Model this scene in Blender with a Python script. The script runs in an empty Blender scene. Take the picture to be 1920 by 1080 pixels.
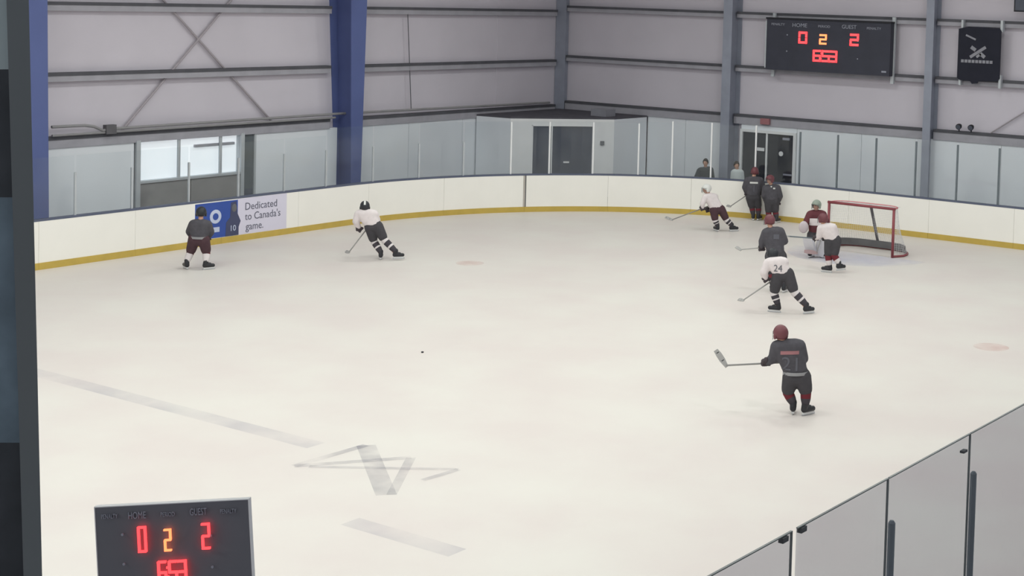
import bpy, bmesh, math, random
from mathutils import Vector, Matrix
from mathutils.bvhtree import BVHTree

random.seed(7)
scene = bpy.context.scene
COL = scene.collection
PI = math.pi

# ------------------------------------------------------------------ camera
cam_data = bpy.data.cameras.new('camera')
cam = bpy.data.objects.new('camera', cam_data)
COL.objects.link(cam)
scene.camera = cam
F_PX = 2892.18
YAW, PITCH, ROLL = 0.5741, -0.0519, 0.0302
fwd = Vector((-math.sin(YAW) * math.cos(PITCH), math.cos(YAW) * math.cos(PITCH), math.sin(PITCH)))
rgt0 = Vector((math.cos(YAW), math.sin(YAW), 0))
up0 = rgt0.cross(fwd)
rgt = rgt0 * math.cos(ROLL) + up0 * math.sin(ROLL)
upv = -rgt0 * math.sin(ROLL) + up0 * math.cos(ROLL)
rot = Matrix((rgt, upv, -fwd)).transposed()
cam.matrix_world = Matrix.Translation((30.1208, -38.1104, 6.3191)) @ rot.to_4x4()
cam_data.sensor_fit = 'HORIZONTAL'
cam_data.sensor_width = 36.0
cam_data.lens = F_PX / 1920 * 36.0
cam_data.shift_x = -372.76 / 1920
cam_data.shift_y = -393.10 / 1920
cam_data.clip_end = 300
cam_data.clip_start = 0.05

# ------------------------------------------------------------------ world, exposure
world = bpy.data.worlds.new('arena_ambient')
scene.world = world
world.use_nodes = True
bg = world.node_tree.nodes['Background']
bg.inputs['Color'].default_value = (0.80, 0.83, 0.90, 1)
bg.inputs['Strength'].default_value = 0.62
scene.view_settings.view_transform = 'Standard'
scene.view_settings.look = 'None'
scene.view_settings.exposure = 0.08
scene.view_settings.gamma = 1.0
scene.view_settings.use_curve_mapping = False
LAMP_POWER = 100.0

# ------------------------------------------------------------------ materials
def lin(c):
    return tuple(((v / 255) / 12.92 if v / 255 <= 0.04045 else ((v / 255 + 0.055) / 1.055) ** 2.4) for v in c)

MATS = {}
def mat(name, rgb, rough=0.6, metal=0.0, spec=0.3, var=0.06, scale=3.0, bump=0.0, bump_scale=40.0, tint=None, emit=0.0):
    if name in MATS:
        return MATS[name]
    m = bpy.data.materials.new(name)
    m.use_nodes = True
    nt = m.node_tree
    b = nt.nodes['Principled BSDF']
    c = lin(rgb)
    c2 = lin(tint) if tint else tuple(v * (1 - 2 * var) for v in c)
    tc = nt.nodes.new('ShaderNodeTexCoord')
    n = nt.nodes.new('ShaderNodeTexNoise')
    n.inputs['Scale'].default_value = scale
    n.inputs['Detail'].default_value = 5
    r = nt.nodes.new('ShaderNodeValToRGB')
    r.color_ramp.elements[0].position = 0.35
    r.color_ramp.elements[1].position = 0.68
    r.color_ramp.elements[0].color = (*c2, 1)
    r.color_ramp.elements[1].color = (*c, 1)
    nt.links.new(tc.outputs['Object'], n.inputs['Vector'])
    nt.links.new(n.outputs['Fac'], r.inputs['Fac'])
    nt.links.new(r.outputs['Color'], b.inputs['Base Color'])
    b.inputs['Roughness'].default_value = rough
    b.inputs['Metallic'].default_value = metal
    b.inputs['Specular IOR Level'].default_value = spec
    if bump:
        n2 = nt.nodes.new('ShaderNodeTexNoise')
        n2.inputs['Scale'].default_value = bump_scale
        bp = nt.nodes.new('ShaderNodeBump')
        bp.inputs['Strength'].default_value = bump
        bp.inputs['Distance'].default_value = 0.01
        nt.links.new(tc.outputs['Object'], n2.inputs['Vector'])
        nt.links.new(n2.outputs['Fac'], bp.inputs['Height'])
        nt.links.new(bp.outputs['Normal'], b.inputs['Normal'])
    if emit:
        b.inputs['Emission Color'].default_value = (*c, 1)
        b.inputs['Emission Strength'].default_value = emit
    MATS[name] = m
    return m

def glass_mat(name, tint, gloss=0.05, rough=0.08):
    m = bpy.data.materials.new(name)
    m.use_nodes = True
    nt = m.node_tree
    nt.nodes.clear()
    out = nt.nodes.new('ShaderNodeOutputMaterial')
    tr = nt.nodes.new('ShaderNodeBsdfTransparent')
    gl = nt.nodes.new('ShaderNodeBsdfGlossy')
    mx = nt.nodes.new('ShaderNodeMixShader')
    tc = nt.nodes.new('ShaderNodeTexCoord')
    n = nt.nodes.new('ShaderNodeTexNoise')
    n.inputs['Scale'].default_value = 1.5
    mp = nt.nodes.new('ShaderNodeMapRange')
    mp.inputs['To Min'].default_value = gloss * 0.7
    mp.inputs['To Max'].default_value = gloss * 1.3
    tr.inputs['Color'].default_value = (*tint, 1)
    gl.inputs['Color'].default_value = (0.9, 0.95, 0.95, 1)
    gl.inputs['Roughness'].default_value = rough
    nt.links.new(tc.outputs['Object'], n.inputs['Vector'])
    nt.links.new(n.outputs['Fac'], mp.inputs['Value'])
    nt.links.new(mp.outputs['Result'], mx.inputs['Fac'])
    nt.links.new(tr.outputs[0], mx.inputs[1])
    nt.links.new(gl.outputs[0], mx.inputs[2])
    nt.links.new(mx.outputs[0], out.inputs['Surface'])
    MATS[name] = m
    return m

def paint_mat(name, rgb, alpha=0.3, scale=2.0):
    """thin worn paint seen through the ice: noisy alpha over the sheet"""
    m = bpy.data.materials.new(name)
    m.use_nodes = True
    nt = m.node_tree
    b = nt.nodes['Principled BSDF']
    b.inputs['Base Color'].default_value = (*lin(rgb), 1)
    b.inputs['Roughness'].default_value = 0.5
    b.inputs['Specular IOR Level'].default_value = 0.1
    tc = nt.nodes.new('ShaderNodeTexCoord')
    n = nt.nodes.new('ShaderNodeTexNoise')
    n.inputs['Scale'].default_value = scale
    n.inputs['Detail'].default_value = 4
    mp = nt.nodes.new('ShaderNodeMapRange')
    mp.inputs['From Min'].default_value = 0.35
    mp.inputs['From Max'].default_value = 0.65
    mp.inputs['To Min'].default_value = alpha * 0.1
    mp.inputs['To Max'].default_value = alpha
    nt.links.new(tc.outputs['Object'], n.inputs['Vector'])
    nt.links.new(n.outputs['Fac'], mp.inputs['Value'])
    nt.links.new(mp.outputs['Result'], b.inputs['Alpha'])
    MATS[name] = m
    return m

M_ICE = mat('ice', (224, 219, 212), rough=0.42, spec=0.12, var=0.02, scale=0.55, tint=(220, 211, 206), bump=0.05, bump_scale=14)
M_BOARD = mat('board_white', (250, 247, 240), rough=0.5, spec=0.2, var=0.012, scale=1.2)
M_KICK = mat('kick_yellow', (202, 174, 88), rough=0.5, var=0.05)
M_CAP = mat('cap_blue_grey', (96, 102, 122), rough=0.5, var=0.04)
M_WALL = mat('wall_liner', (211, 205, 214), rough=0.8, spec=0.1, var=0.03, scale=0.5)
M_LOW = mat('low_panel', (232, 235, 240), rough=0.7, spec=0.15, var=0.02, scale=0.7)
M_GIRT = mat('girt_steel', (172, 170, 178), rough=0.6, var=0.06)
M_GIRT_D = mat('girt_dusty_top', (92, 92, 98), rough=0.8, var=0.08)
M_BLUE = mat('column_blue', (94, 106, 156), rough=0.6, var=0.04, scale=1)
M_POST = mat('post_grey', (154, 158, 172), rough=0.55, var=0.05)
M_PIPE = mat('conduit_grey', (150, 148, 150), rough=0.5, var=0.05)
M_FLOOR = mat('rubber_floor', (92, 94, 98), rough=0.9, var=0.1, scale=6)
M_DARK = mat('door_charcoal', (92, 96, 108), rough=0.6, var=0.05)
M_BLACK = mat('black_plastic', (38, 38, 44), rough=0.5, var=0.05)
M_DOORBLK = mat('door_black', (52, 54, 62), rough=0.5, var=0.06)
M_WHITE = mat('white_paint', (235, 235, 236), rough=0.6, var=0.02)
M_ALU = mat('aluminium', (196, 200, 204), rough=0.45, metal=0.2, var=0.04)
M_STAN = mat('stanchion_grey', (112, 120, 126), rough=0.5, var=0.05)
M_RED = mat('goal_red', (146, 76, 82), rough=0.45, var=0.05)
M_NET = mat('net_cord', (222, 220, 220), rough=0.9, var=0.02)
M_SKIRT = mat('goal_skirt_grey', (112, 112, 114), rough=0.8, var=0.06)
M_GLASS_F = glass_mat('far_glass', (0.965, 0.975, 0.98), gloss=0.03)
M_GLASS_N = glass_mat('near_glass', (0.765, 0.77, 0.80), gloss=0.03)
M_LED = mat('led_red', (255, 62, 66), rough=0.5, var=0.0, emit=2.2)
M_LEDA = mat('led_amber', (255, 130, 80), rough=0.5, var=0.0, emit=2.0)
M_GREYTXT = mat('caption_grey', (158, 160, 172), rough=0.7, var=0.02)

# ------------------------------------------------------------------ helpers
def link(name, me, m, parent=None):
    o = bpy.data.objects.new(name, me)
    COL.objects.link(o)
    if m is not None and not me.materials:
        if isinstance(m, (list, tuple)):
            for k in m:
                me.materials.append(k)
        else:
            me.materials.append(m)
    if parent is not None:
        o.parent = parent
    return o

def empty(name, loc=(0, 0, 0), rz=0.0, parent=None):
    o = bpy.data.objects.new(name, None)
    o.empty_display_size = 0.1
    COL.objects.link(o)
    o.location = loc
    o.rotation_euler = (0, 0, rz)
    if parent is not None:
        o.parent = parent
    return o

def tag(o, label=None, cat=None, group=None, kind=None):
    if label: o['label'] = label
    if cat: o['category'] = cat
    if group: o['group'] = group
    if kind: o['kind'] = kind
    return o

class MB:
    """collects verts and faces of one mesh"""
    def __init__(self):
        self.v, self.f, self.mi = [], [], []
    def poly(self, pts, faces, mi=0):
        k = len(self.v)
        self.v += [tuple(p) for p in pts]
        for f in faces:
            self.f.append([i + k for i in f]); self.mi.append(mi)
        return self
    def hexa(self, p, mi=0):
        return self.poly(p, [(0, 3, 2, 1), (4, 5, 6, 7), (0, 1, 5, 4), (1, 2, 6, 5), (2, 3, 7, 6), (3, 0, 4, 7)], mi)
    def box(self, x0, x1, y0, y1, z0, z1, mi=0):
        return self.hexa([(x0, y0, z0), (x1, y0, z0), (x1, y1, z0), (x0, y1, z0),
                          (x0, y0, z1), (x1, y0, z1), (x1, y1, z1), (x0, y1, z1)], mi)
    def tube(self, pts, radii, n=10, mi=0, cap=True, mis=None):
        pts = [Vector(p) for p in pts]
        if not isinstance(radii, (list, tuple)):
            radii = [radii] * len(pts)
        k0 = len(self.v)
        ref = None
        for i, p in enumerate(pts):
            a = pts[max(i - 1, 0)]; b = pts[min(i + 1, len(pts) - 1)]
            t = (b - a).normalized() if (b - a).length > 1e-9 else Vector((0, 0, 1))
            if ref is None:
                ref = Vector((1, 0, 0)) if abs(t.x) < 0.8 else Vector((0, 1, 0))
            s = (ref - t * ref.dot(t)).normalized()
            ref = s
            w = t.cross(s)
            for j in range(n):
                an = 2 * PI * j / n
                q = p + (s * math.cos(an) + w * math.sin(an)) * radii[i]
                self.v.append(tuple(q))
        for i in range(len(pts) - 1):
            for j in range(n):
                j2 = (j + 1) % n
                self.f.append([k0 + i * n + j, k0 + i * n + j2, k0 + (i + 1) * n + j2, k0 + (i + 1) * n + j])
                self.mi.append(mis[i] if mis else mi)
        if cap:
            self.f.append([k0 + j for j in reversed(range(n))]); self.mi.append(mis[0] if mis else mi)
            e = k0 + (len(pts) - 1) * n
            self.f.append([e + j for j in range(n)]); self.mi.append(mis[-1] if mis else mi)
        return self
    def capsule(self, a, ra, b, rb, n=12, mi=0):
        a, b = Vector(a), Vector(b)
        d = (b - a)
        if d.length < 1e-6:
            d = Vector((0, 0, 1e-4)); b = a + d
        t = d.normalized()
        pts, rad = [], []
        for an in (-85, -60, -30, 0):
            x = math.radians(an)
            pts.append(a + t * (ra * math.sin(x))); rad.append(ra * math.cos(x))
        for an in (0, 30, 60, 85):
            x = math.radians(an)
            pts.append(b + t * (rb * math.sin(x) + 1e-5)); rad.append(rb * math.cos(x))
        return self.tube(pts, rad, n, mi)
    def ellipsoid(self, c, rx, ry, rz, R=None, n=16, m=10, mi=0):
        c = Vector(c); k0 = len(self.v)
        R = R or Matrix.Identity(3)
        for i in range(m + 1):
            th = -PI / 2 + PI * i / m
            th = max(min(th, PI / 2 - 0.02), -PI / 2 + 0.02)
            for j in range(n):
                ph = 2 * PI * j / n
                self.v.append(tuple(c + R @ Vector((rx * math.cos(th) * math.cos(ph), ry * math.cos(th) * math.sin(ph), rz * math.sin(th)))))
        for i in range(m):
            for j in range(n):
                j2 = (j + 1) % n
                self.f.append([k0 + i * n + j, k0 + i * n + j2, k0 + (i + 1) * n + j2, k0 + (i + 1) * n + j]); self.mi.append(mi)
        self.f.append([k0 + j for j in reversed(range(n))]); self.mi.append(mi)
        self.f.append([k0 + m * n + j for j in range(n)]); self.mi.append(mi)
        return self
    def mesh(self, name, smooth=False):
        me = bpy.data.meshes.new(name)
        me.from_pydata(self.v, [], self.f)
        for p, i in zip(me.polygons, self.mi):
            p.material_index = i
            p.use_smooth = smooth
        me.validate(); me.update()
        return me
    def build(self, name, m, parent=None, smooth=False):
        return link(name, self.mesh(name, smooth), m, parent)

def bx(name, x0, x1, y0, y1, z0, z1, m, parent=None):
    return MB().box(x0, x1, y0, y1, z0, z1).build(name, m, parent)

def frame_mb(ax, bx_, O, pts):
    """place flat 2D polygons in a plane: O + a*ax + b*bx_"""
    return [tuple(Vector(O) + Vector(ax) * a + Vector(bx_) * b) for a, b in pts]

def text_mesh(body, size, extrude=0.0):
    """centred lettering as a mesh in the XY plane"""
    cu = bpy.data.curves.new('lettering', 'FONT')
    cu.body = body; cu.size = size; cu.align_x = 'CENTER'; cu.align_y = 'CENTER'; cu.extrude = extrude
    cu.resolution_u = 3
    o = bpy.data.objects.new('lettering', cu)
    COL.objects.link(o)
    dg = bpy.context.evaluated_depsgraph_get()
    me = bpy.data.meshes.new_from_object(o.evaluated_get(dg))
    bpy.data.objects.remove(o); bpy.data.curves.remove(cu)
    return me

def put_text(name, body, size, O, ax, ay, m, parent, width=None, extrude=0.002):
    """lettering lying in the plane O, ax (reading direction), ay (up)"""
    me = text_mesh(body, size, extrude)
    ax, ay = Vector(ax).normalized(), Vector(ay).normalized()
    az = ax.cross(ay)
    xs = [v.co.x for v in me.vertices]
    sc = 1.0
    if width and xs:
        sc = width / (max(xs) - min(xs))
    for v in me.vertices:
        v.co = Vector(O) + ax * v.co.x * sc + ay * v.co.y + az * v.co.z
    me.materials.clear()
    return link(name, me, m, parent)

def fuse(name, mb, voxel, m, parent, smooth_it=4):
    """one continuous skin over overlapping limbs"""
    me0 = mb.mesh('limbs')
    t = bpy.data.objects.new('limbs', me0)
    COL.objects.link(t)
    r = t.modifiers.new('r', 'REMESH'); r.mode = 'VOXEL'; r.voxel_size = voxel
    s = t.modifiers.new('s', 'SMOOTH'); s.factor = 0.5; s.iterations = smooth_it
    dg = bpy.context.evaluated_depsgraph_get()
    me = bpy.data.meshes.new_from_object(t.evaluated_get(dg))
    bpy.data.objects.remove(t); bpy.data.meshes.remove(me0)
    me.materials.clear()
    for p in me.polygons:
        p.use_smooth = True
        p.material_index = 0
    me.name = name
    return link(name, me, m, parent)

# ================================================================== SETTING
R = 9.1            # corner radius of the rink
W = 26.0           # rink width
XW, YW = -2.17, 2.53   # inner faces of the wall steel
XP, YP = -2.39, 2.75   # wall liner faces

# ---- floor around the rink and the ice sheet
fl = bx('floor', -2.7, 34, -50, 3.1, -0.25, -0.03, M_FLOOR)
tag(fl, 'dark rubber floor around the outside of the rink', 'floor', kind='structure')

def rink_outline(off=0.0, y0=-46.0, n=28):
    r = R - off
    pts = [(off, y0)]
    for i in range(n + 1):
        a = PI / 2 * i / n
        pts.append((R - r * math.cos(a), -R + r * math.sin(a)))
    for i in range(n + 1):
        a = PI / 2 * i / n
        pts.append((W - R + r * math.sin(a), -R + r * math.cos(a)))
    pts.append((W - off, y0))
    return pts
ol = rink_outline(-0.02)
n = len(ol)
ice = MB().poly([(x, y, 0.0) for x, y in ol] + [(x, y, -0.03) for x, y in ol],
                [list(range(n))[::-1], list(range(n, 2 * n))] + [(i, (i + 1) % n, n + (i + 1) % n, n + i) for i in range(n)]).build('ice_sheet', M_ICE)
tag(ice, 'pale scuffed ice sheet with rounded corners inside the boards', 'ice', kind='structure')
def flip_up(o):
    bm = bmesh.new(); bm.from_mesh(o.data); bmesh.ops.recalc_face_normals(bm, faces=bm.faces); bm.to_mesh(o.data); bm.free()
flip_up(ice)

# paint in the ice (faded line, logo, spots, crease), children of the sheet
P_GREY = paint_mat('faded_grey_paint', (140, 140, 156), 0.27, 1.6)
P_GREYF = paint_mat('faded_blue_line_paint', (150, 152, 180), 0.17, 0.9)
P_PINK = paint_mat('faded_red_paint', (226, 168, 160), 0.22, 2.0)
P_CREASE = paint_mat('faded_crease_paint', (190, 198, 232), 0.30, 0.6)
def decal(name, pts, m, z=0.002):
    return MB().poly([(x, y, z) for x, y in pts], [list(range(len(pts)))]).build(name, m, ice)
def stroke(name, pts, w, m, z=0.002):
    mb = MB()
    for (x0, y0), (x1, y1) in zip(pts, pts[1:]):
        d = Vector((x1 - x0, y1 - y0)); L = d.length; d /= L; nn = Vector((-d.y, d.x)) * w / 2
        mb.poly([(x0 - nn.x, y0 - nn.y, z), (x1 - nn.x, y1 - nn.y, z), (x1 + nn.x, y1 + nn.y, z), (x0 + nn.x, y0 + nn.y, z)], [(0, 1, 2, 3)])
        z += 0.0004
    return mb.build(name, m, ice)
decal('blue_line_paint', [(6.5, -23.55), (14.3, -23.55), (14.3, -23.22), (6.5, -23.22)], P_GREYF)
decal('blue_line_paint', [(16.9, -25.4), (18.6, -25.4), (18.6, -25.1), (16.9, -25.1)], P_GREYF, 0.0024)
stroke('logo_paint', [(16.55, -24.3), (14.82, -22.95)], 0.26, P_GREY, 0.003)
stroke('logo_paint', [(14.82, -22.95), (14.78, -24.2), (15.70, -22.98), (16.60, -24.26)], 0.13, P_GREY, 0.005)
stroke('logo_paint', [(14.95, -24.1), (16.55, -22.98), (16.5, -23.6)], 0.10, P_GREY, 0.007)
def disc(name, cx, cy, r, m, z=0.002, a0=0, a1=2 * PI, n=28):
    pts = [(cx + r * math.cos(a0 + (a1 - a0) * i / n), cy + r * math.sin(a0 + (a1 - a0) * i / n)) for i in range(n + (0 if a1 - a0 > 6.2 else 1))]
    return decal(name, pts, m, z)
disc('faceoff_spot_paint', 6.2, -11.2, 0.33, P_PINK)
disc('faceoff_spot_paint', 19.2, -11.35, 0.33, P_PINK)
disc('goal_crease_paint', 12.4, -3.56, 1.83, P_CREASE, 0.002, PI, 2 * PI)

# ---- ceiling
ce = bx('ceiling', -2.7, 34, -50, 3.1, 9.6, 9.7, mat('ceiling_white', (224, 224, 226), rough=0.8, var=0.02))
tag(ce, 'pale flat metal roof lining high above the rink', 'ceiling', kind='structure')

# ---- left (long) wall
wl = bx('wall_left', XP - 0.12, XP, -50, YP + 0.12, -0.03, 9.6, M_WALL)
tag(wl, 'off-white insulated long wall behind the far boards', 'wall', kind='structure')
we = bx('wall_end', XP - 0.12, 34, YP, YP + 0.12, -0.03, 9.6, M_WALL)
tag(we, 'off-white insulated end wall behind the goal', 'wall', kind='structure')

# steel girts: each bay one rail, with its dark dusty top flange
COLS_Y = [-26.9, -17.05, -7.2, YW]
def girt_left(y0, y1, z, h=0.19):
    g = bx('girt', XP, XW - 0.02, y0, y1, z - h, z - 0.03, M_GIRT, wl)
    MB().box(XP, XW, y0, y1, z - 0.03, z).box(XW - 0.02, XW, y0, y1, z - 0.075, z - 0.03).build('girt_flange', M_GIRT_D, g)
def girt_end(x0, x1, z, h=0.19):
    g = bx('girt', x0, x1, YW + 0.02, YP, z - h, z - 0.03, M_GIRT, we)
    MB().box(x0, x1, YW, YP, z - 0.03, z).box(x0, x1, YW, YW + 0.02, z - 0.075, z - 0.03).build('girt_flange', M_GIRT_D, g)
ZG_L, ZG_E = [5.78, 4.12, 2.62, 7.5], [5.93, 4.27, 2.75, 7.6]
for a, b in ((-36.5, -27.0), (-26.8, -17.5), (-17.05, -7.6), (-7.25, YW - 0.1)):
    for z in ZG_L:
        girt_left(a + 0.12, b - 0.12, z, 0.27 if z < 3 else 0.21)
XB = [XW + 0.1, 4.62, 11.4, 18.2, 25.0, 32.0]
for a, b in zip(XB, XB[1:]):
    for z in ZG_E:
        girt_end(a + 0.1, b - 0.1, z, 0.30 if z < 3 else 0.19)

# lower liner panels under the bottom girt, one per sheet
def low_left(y0, y1, z0=-0.03, z1=2.36):
    bx('lower_panel', XP, XW - 0.06, y0 + 0.006, y1 - 0.006, z0, z1, M_LOW, wl)
for a, b in ((-20.4, -17.5), (-16.7, -14.08)):
    low_left(a, b)
low_left(-14.08, -10.77, -0.03, 0.55)
for a, b in ((-10.33, -7.4), (-6.9, -4.55), (-4.55, -2.2), (-2.2, 0.1)):
    low_left(a, b)
def low_end(x0, x1, z0=-0.03, z1=2.46):
    bx('lower_panel', x0 + 0.006, x1 - 0.006, YW + 0.06, YP, z0, z1, M_LOW, we)
for a, b in ((1.42, 2.9), (2.9, 4.5)):
    low_end(a, b)
low_end(4.98, 6.98, 2.3, 2.46)
x = 6.98
while x < 24:
    low_end(x, x + 2.2); x += 2.2

# tapered blue frame columns on the long wall, I-section
def column_left(yl0, yr0, d0, yl1, yr1, d1, z1=9.6):
    r = empty('column', (0, 0, 0), parent=wl)
    zb, t = -0.03, 0.03
    def quad(xa0, xb0, xa1, xb1, name, ya0, yb0, ya1, yb1):
        MB().hexa([(xa0, ya0, zb), (xb0, ya0, zb), (xb0, yb0, zb), (xa0, yb0, zb),
                   (xa1, ya1, z1), (xb1, ya1, z1), (xb1, yb1, z1), (xa1, yb1, z1)]).build(name, M_BLUE, r)
    quad(XP, XP + t, XP, XP + t, 'outer_flange', yl0, yr0, yl1, yr1)
    quad(XW + d0 - t, XW + d0, XW + d1 - t, XW + d1, 'inner_flange', yl0, yr0, yl1, yr1)
    m0, m1 = (yl0 + yr0) / 2, (yl1 + yr1) / 2
    quad(XP + t, XW + d0 - t, XP + t, XW + d1 - t, 'web', m0 - .012, m0 + .012, m1 - .012, m1 + .012)
column_left(-7.28, -6.95, 0.42, -7.86, -7.10, 0.80)
column_left(-17.32, -16.80, 0.58, -17.62, -16.98, 0.62)
# grey posts on the end wall
def post_end(x0, x1, d):
    r = empty('post', (0, 0, 0), parent=we)
    t = 0.025
    bx('outer_flange', x0, x1, YP - t, YP, -0.03, 9.6, M_POST, r)
    bx('inner_flange', x0, x1, YW - d, YW - d + t, -0.03, 9.6, M_POST, r)
    m = (x0 + x1) / 2
    bx('web', m - .012, m + .012, YW - d + t, YP - t, -0.03, 9.6, M_POST, r)
post_end(4.48, 4.80, 0.38)
post_end(11.28, 11.52, 0.26)
post_end(18.1, 18.35, 0.26)
# corner post
r_ = empty('post', parent=we)
bx('inner_flange', XP + 0.02, XW + 0.22, YW - 0.06, YW - 0.03, 2.4, 9.6, M_POST, r_)
bx('web', XP + 0.06, XW + 0.14, YW - 0.03, YP - 0.02, 2.4, 9.6, M_POST, r_)

# cross-bracing rods, wall seams, hanging wire, conduit
def rod(parent, a, b, rad, m, name='brace_rod'):
    MB().tube([a, b], rad, 8).build(name, m, parent)
M_ROD = mat('brace_rod_grey', (172, 164, 170), rough=0.5, var=0.04)
rod(wl, (-2.31, -13.65, 6.25), (-2.31, -7.62, 0.75), 0.03, M_ROD)
rod(wl, (-2.31, -10.75, 6.25), (-2.31, -15.75, 1.30), 0.03, M_ROD)
rod(we, (16.4, 2.66, 4.9), (13.2, 2.66, 2.75), 0.02, M_ROD)
rod(wl, (-2.20, -4.72, 5.6), (-2.20, -4.50, 2.75), 0.012, mat('wire_dark', (88, 88, 94)), 'hanging_wire')
for yy in (-0.45,):
    bx('wall_seam', XP, XP + 0.012, yy - 0.03, yy + 0.03, 2.62, 9.6, M_WALL, wl)
XC = -2.10
pipe = [(-16.42, 2.869), (-15.55, 2.86), (-15.30, 2.82), (-15.05, 2.71), (-14.88, 2.74), (-12.14, 2.748), (-7.4, 2.765), (1.9, 2.70)]
MB().tube([(XC, y, z) for y, z in pipe], 0.035, 8).build('conduit', M_PIPE, wl)
MB().box(XC - 0.08, XC + 0.06, -15.0, -14.72, 2.62, 2.84).build('junction_box', mat('junction_grey', (104, 102, 106)), wl)
MB().tube([(XW + 0.06, -16.4, 2.66), (XW + 0.06, -7.6, 2.66)], 0.03, 8).build('conduit', M_PIPE, wl)

# ---- window and grey door in the long wall
wn = empty('window_1', (XW, -12.4, 1.4)); tag(wn, 'bright viewing-room window with thin mullions in the long wall', 'window', kind='structure')
def part(name, parent, *a):
    o = bx(name, *a, parent=parent)
    o.matrix_parent_inverse = Matrix.Translation(-parent.location)
    return o
M_LIT = mat('lit_room', (240, 243, 246), rough=0.8, var=0.03, scale=1.5, emit=0.55)
M_SILL = mat('sill_panel_grey', (146, 144, 144), rough=0.7, var=0.05)
part('lit_room_wall', wn, XP, XP + 0.02, -13.95, -10.80, 1.38, 2.40, M_LIT)
part('frame_side', wn, XP, XW, -14.05, -13.93, 0.55, 2.40, M_ALU)
part('frame_side', wn, XP, XW, -10.83, -10.72, 0.55, 2.40, M_ALU)
part('sill', wn, XP, XW - 0.02, -13.93, -10.83, 1.32, 1.38, M_ALU)
part('apron_panel', wn, XP, XW - 0.06, -13.93, -12.40, 0.55, 1.32, M_SILL)
part('apron_panel', wn, XP, XW - 0.06, -12.37, -10.83, 0.55, 1.32, M_SILL)
for yy in (-12.75, -11.45):
    part('mullion', wn, XP + 0.12, XP + 0.17, yy - 0.035, yy + 0.035, 1.38, 2.40, M_ALU)
for a, b in ((-13.93, -12.785), (-12.715, -11.485), (-11.415, -10.83)):
    part('pane', wn, XP + 0.13, XP + 0.142, a, b, 1.38, 2.40, M_GLASS_F)
part('hanging_shelf', wn, XP + 0.02, XP + 0.10, -12.20, -10.95, 2.10, 2.17, M_GIRT)
d3 = empty('door_3', (XW, -10.55, 0)); tag(d3, 'narrow dark grey door beside the bright window', 'door', kind='structure')
part('door_leaf', d3, XP, XW - 0.08, -10.72, -10.36, -0.03, 2.36, mat('door_grey', (104, 110, 114), rough=0.6))
part('door_frame', d3, XP, XW - 0.04, -10.36, -10.30, -0.03, 2.36, M_ALU)
part('kick_panel', d3, XW - 0.08, XW - 0.07, -10.70, -10.38, 0.0, 0.9, M_DARK)

# ---- diagonal corner room with double doors
wc = empty('wall_corner', (0, 0, 0)); tag(wc, 'white corner room with flat dark top filling the far corner', 'wall', kind='structure')
P0, P1, P2, P3 = Vector((XW, -1.62)), Vector((-0.87, -1.52)), Vector((1.35, 0.87)), Vector((1.42, YW))
def wall_run(a, b, z0, z1, name, m, th=0.1, parent=wc):
    d = (b - a).normalized(); nn = Vector((-d.y, d.x)) * th
    return MB().hexa([(a.x, a.y, z0), (b.x, b.y, z0), (b.x + nn.x, b.y + nn.y, z0), (a.x + nn.x, a.y + nn.y, z0),
               (a.x, a.y, z1), (b.x, b.y, z1), (b.x + nn.x, b.y + nn.y, z1), (a.x + nn.x, a.y + nn.y, z1)]).build(name, m, parent)
ZC = 2.42
wall_run(P0, P1, -0.03, ZC, 'side_panel', M_LOW)
wall_run(P2, P3, -0.03, ZC, 'side_panel', M_LOW)
dd = (P2 - P1).normalized()
LL = (P2 - P1).length
def along(t): return P1 + dd * t
D0, D1 = 0.66, 2.62
wall_run(P1, along(D0), -0.03, ZC, 'front_panel', M_WHITE)
wall_run(along(D1), P2, -0.03, ZC, 'front_panel', M_WHITE)
wall_run(along(D0), along(D1), 2.22, ZC, 'lintel', M_WHITE)
MB().poly([(P0.x, P0.y, ZC), (P1.x, P1.y, ZC), (P2.x, P2.y, ZC), (P3.x, P3.y, ZC), (XW, YW, ZC),
           (P0.x, P0.y, ZC + .05), (P1.x, P1.y, ZC + .05), (P2.x, P2.y, ZC + .05), (P3.x, P3.y, ZC + .05), (XW, YW, ZC + .05)],
          [(4, 3, 2, 1, 0), (5, 6, 7, 8, 9), (0, 1, 6, 5), (1, 2, 7, 6), (2, 3, 8, 7)]).build('roof_board', mat('dusty_roof', (92, 90, 98), rough=0.9, var=0.1), wc)
d1 = empty('door_1', (along(1.64).x, along(1.64).y, 0)); tag(d1, 'dark grey double door set across the white corner room', 'door', kind='structure')
def dpart(name, t0, t1, z0, z1, m, th=0.04, push=0.03):
    o = wall_run(along(t0) + Vector((-dd.y, dd.x)) * push, along(t1) + Vector((-dd.y, dd.x)) * push, z0, z1, name, m, th, None)
    o.parent = d1; o.matrix_parent_inverse = Matrix.Translation(-d1.location)
    return o
dpart('door_leaf', D0 + .05, D0 + .62, -0.02, 2.19, M_DARK)
dpart('door_leaf', D0 + .66, D1 - .05, -0.02, 2.19, M_DARK)
dpart('frame_post', D0, D0 + .05, -0.02, 2.22, M_WHITE, 0.08, -0.01)
dpart('frame_post', D1 - .05, D1, -0.02, 2.22, M_WHITE, 0.08, -0.01)
dpart('frame_post', D0 + .62, D0 + .66, -0.02, 2.19, M_WHITE, 0.06, 0.0)
dpart('frame_head', D0, D1, 2.19, 2.22, M_WHITE, 0.08, -0.01)
dpart('floor_catch', D0 + 1.02, D0 + 1.20, 1.04, 1.09, M_WHITE, 0.03, 0.0)
cardboard = bx('cardboard_box', 0.35, 0.95, 0.95, 1.45, ZC + .05, ZC + .27, mat('pale_carton', (142, 142, 150)))
tag(cardboard, 'small pale carton lying on the flat roof of the corner room', 'box')
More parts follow.
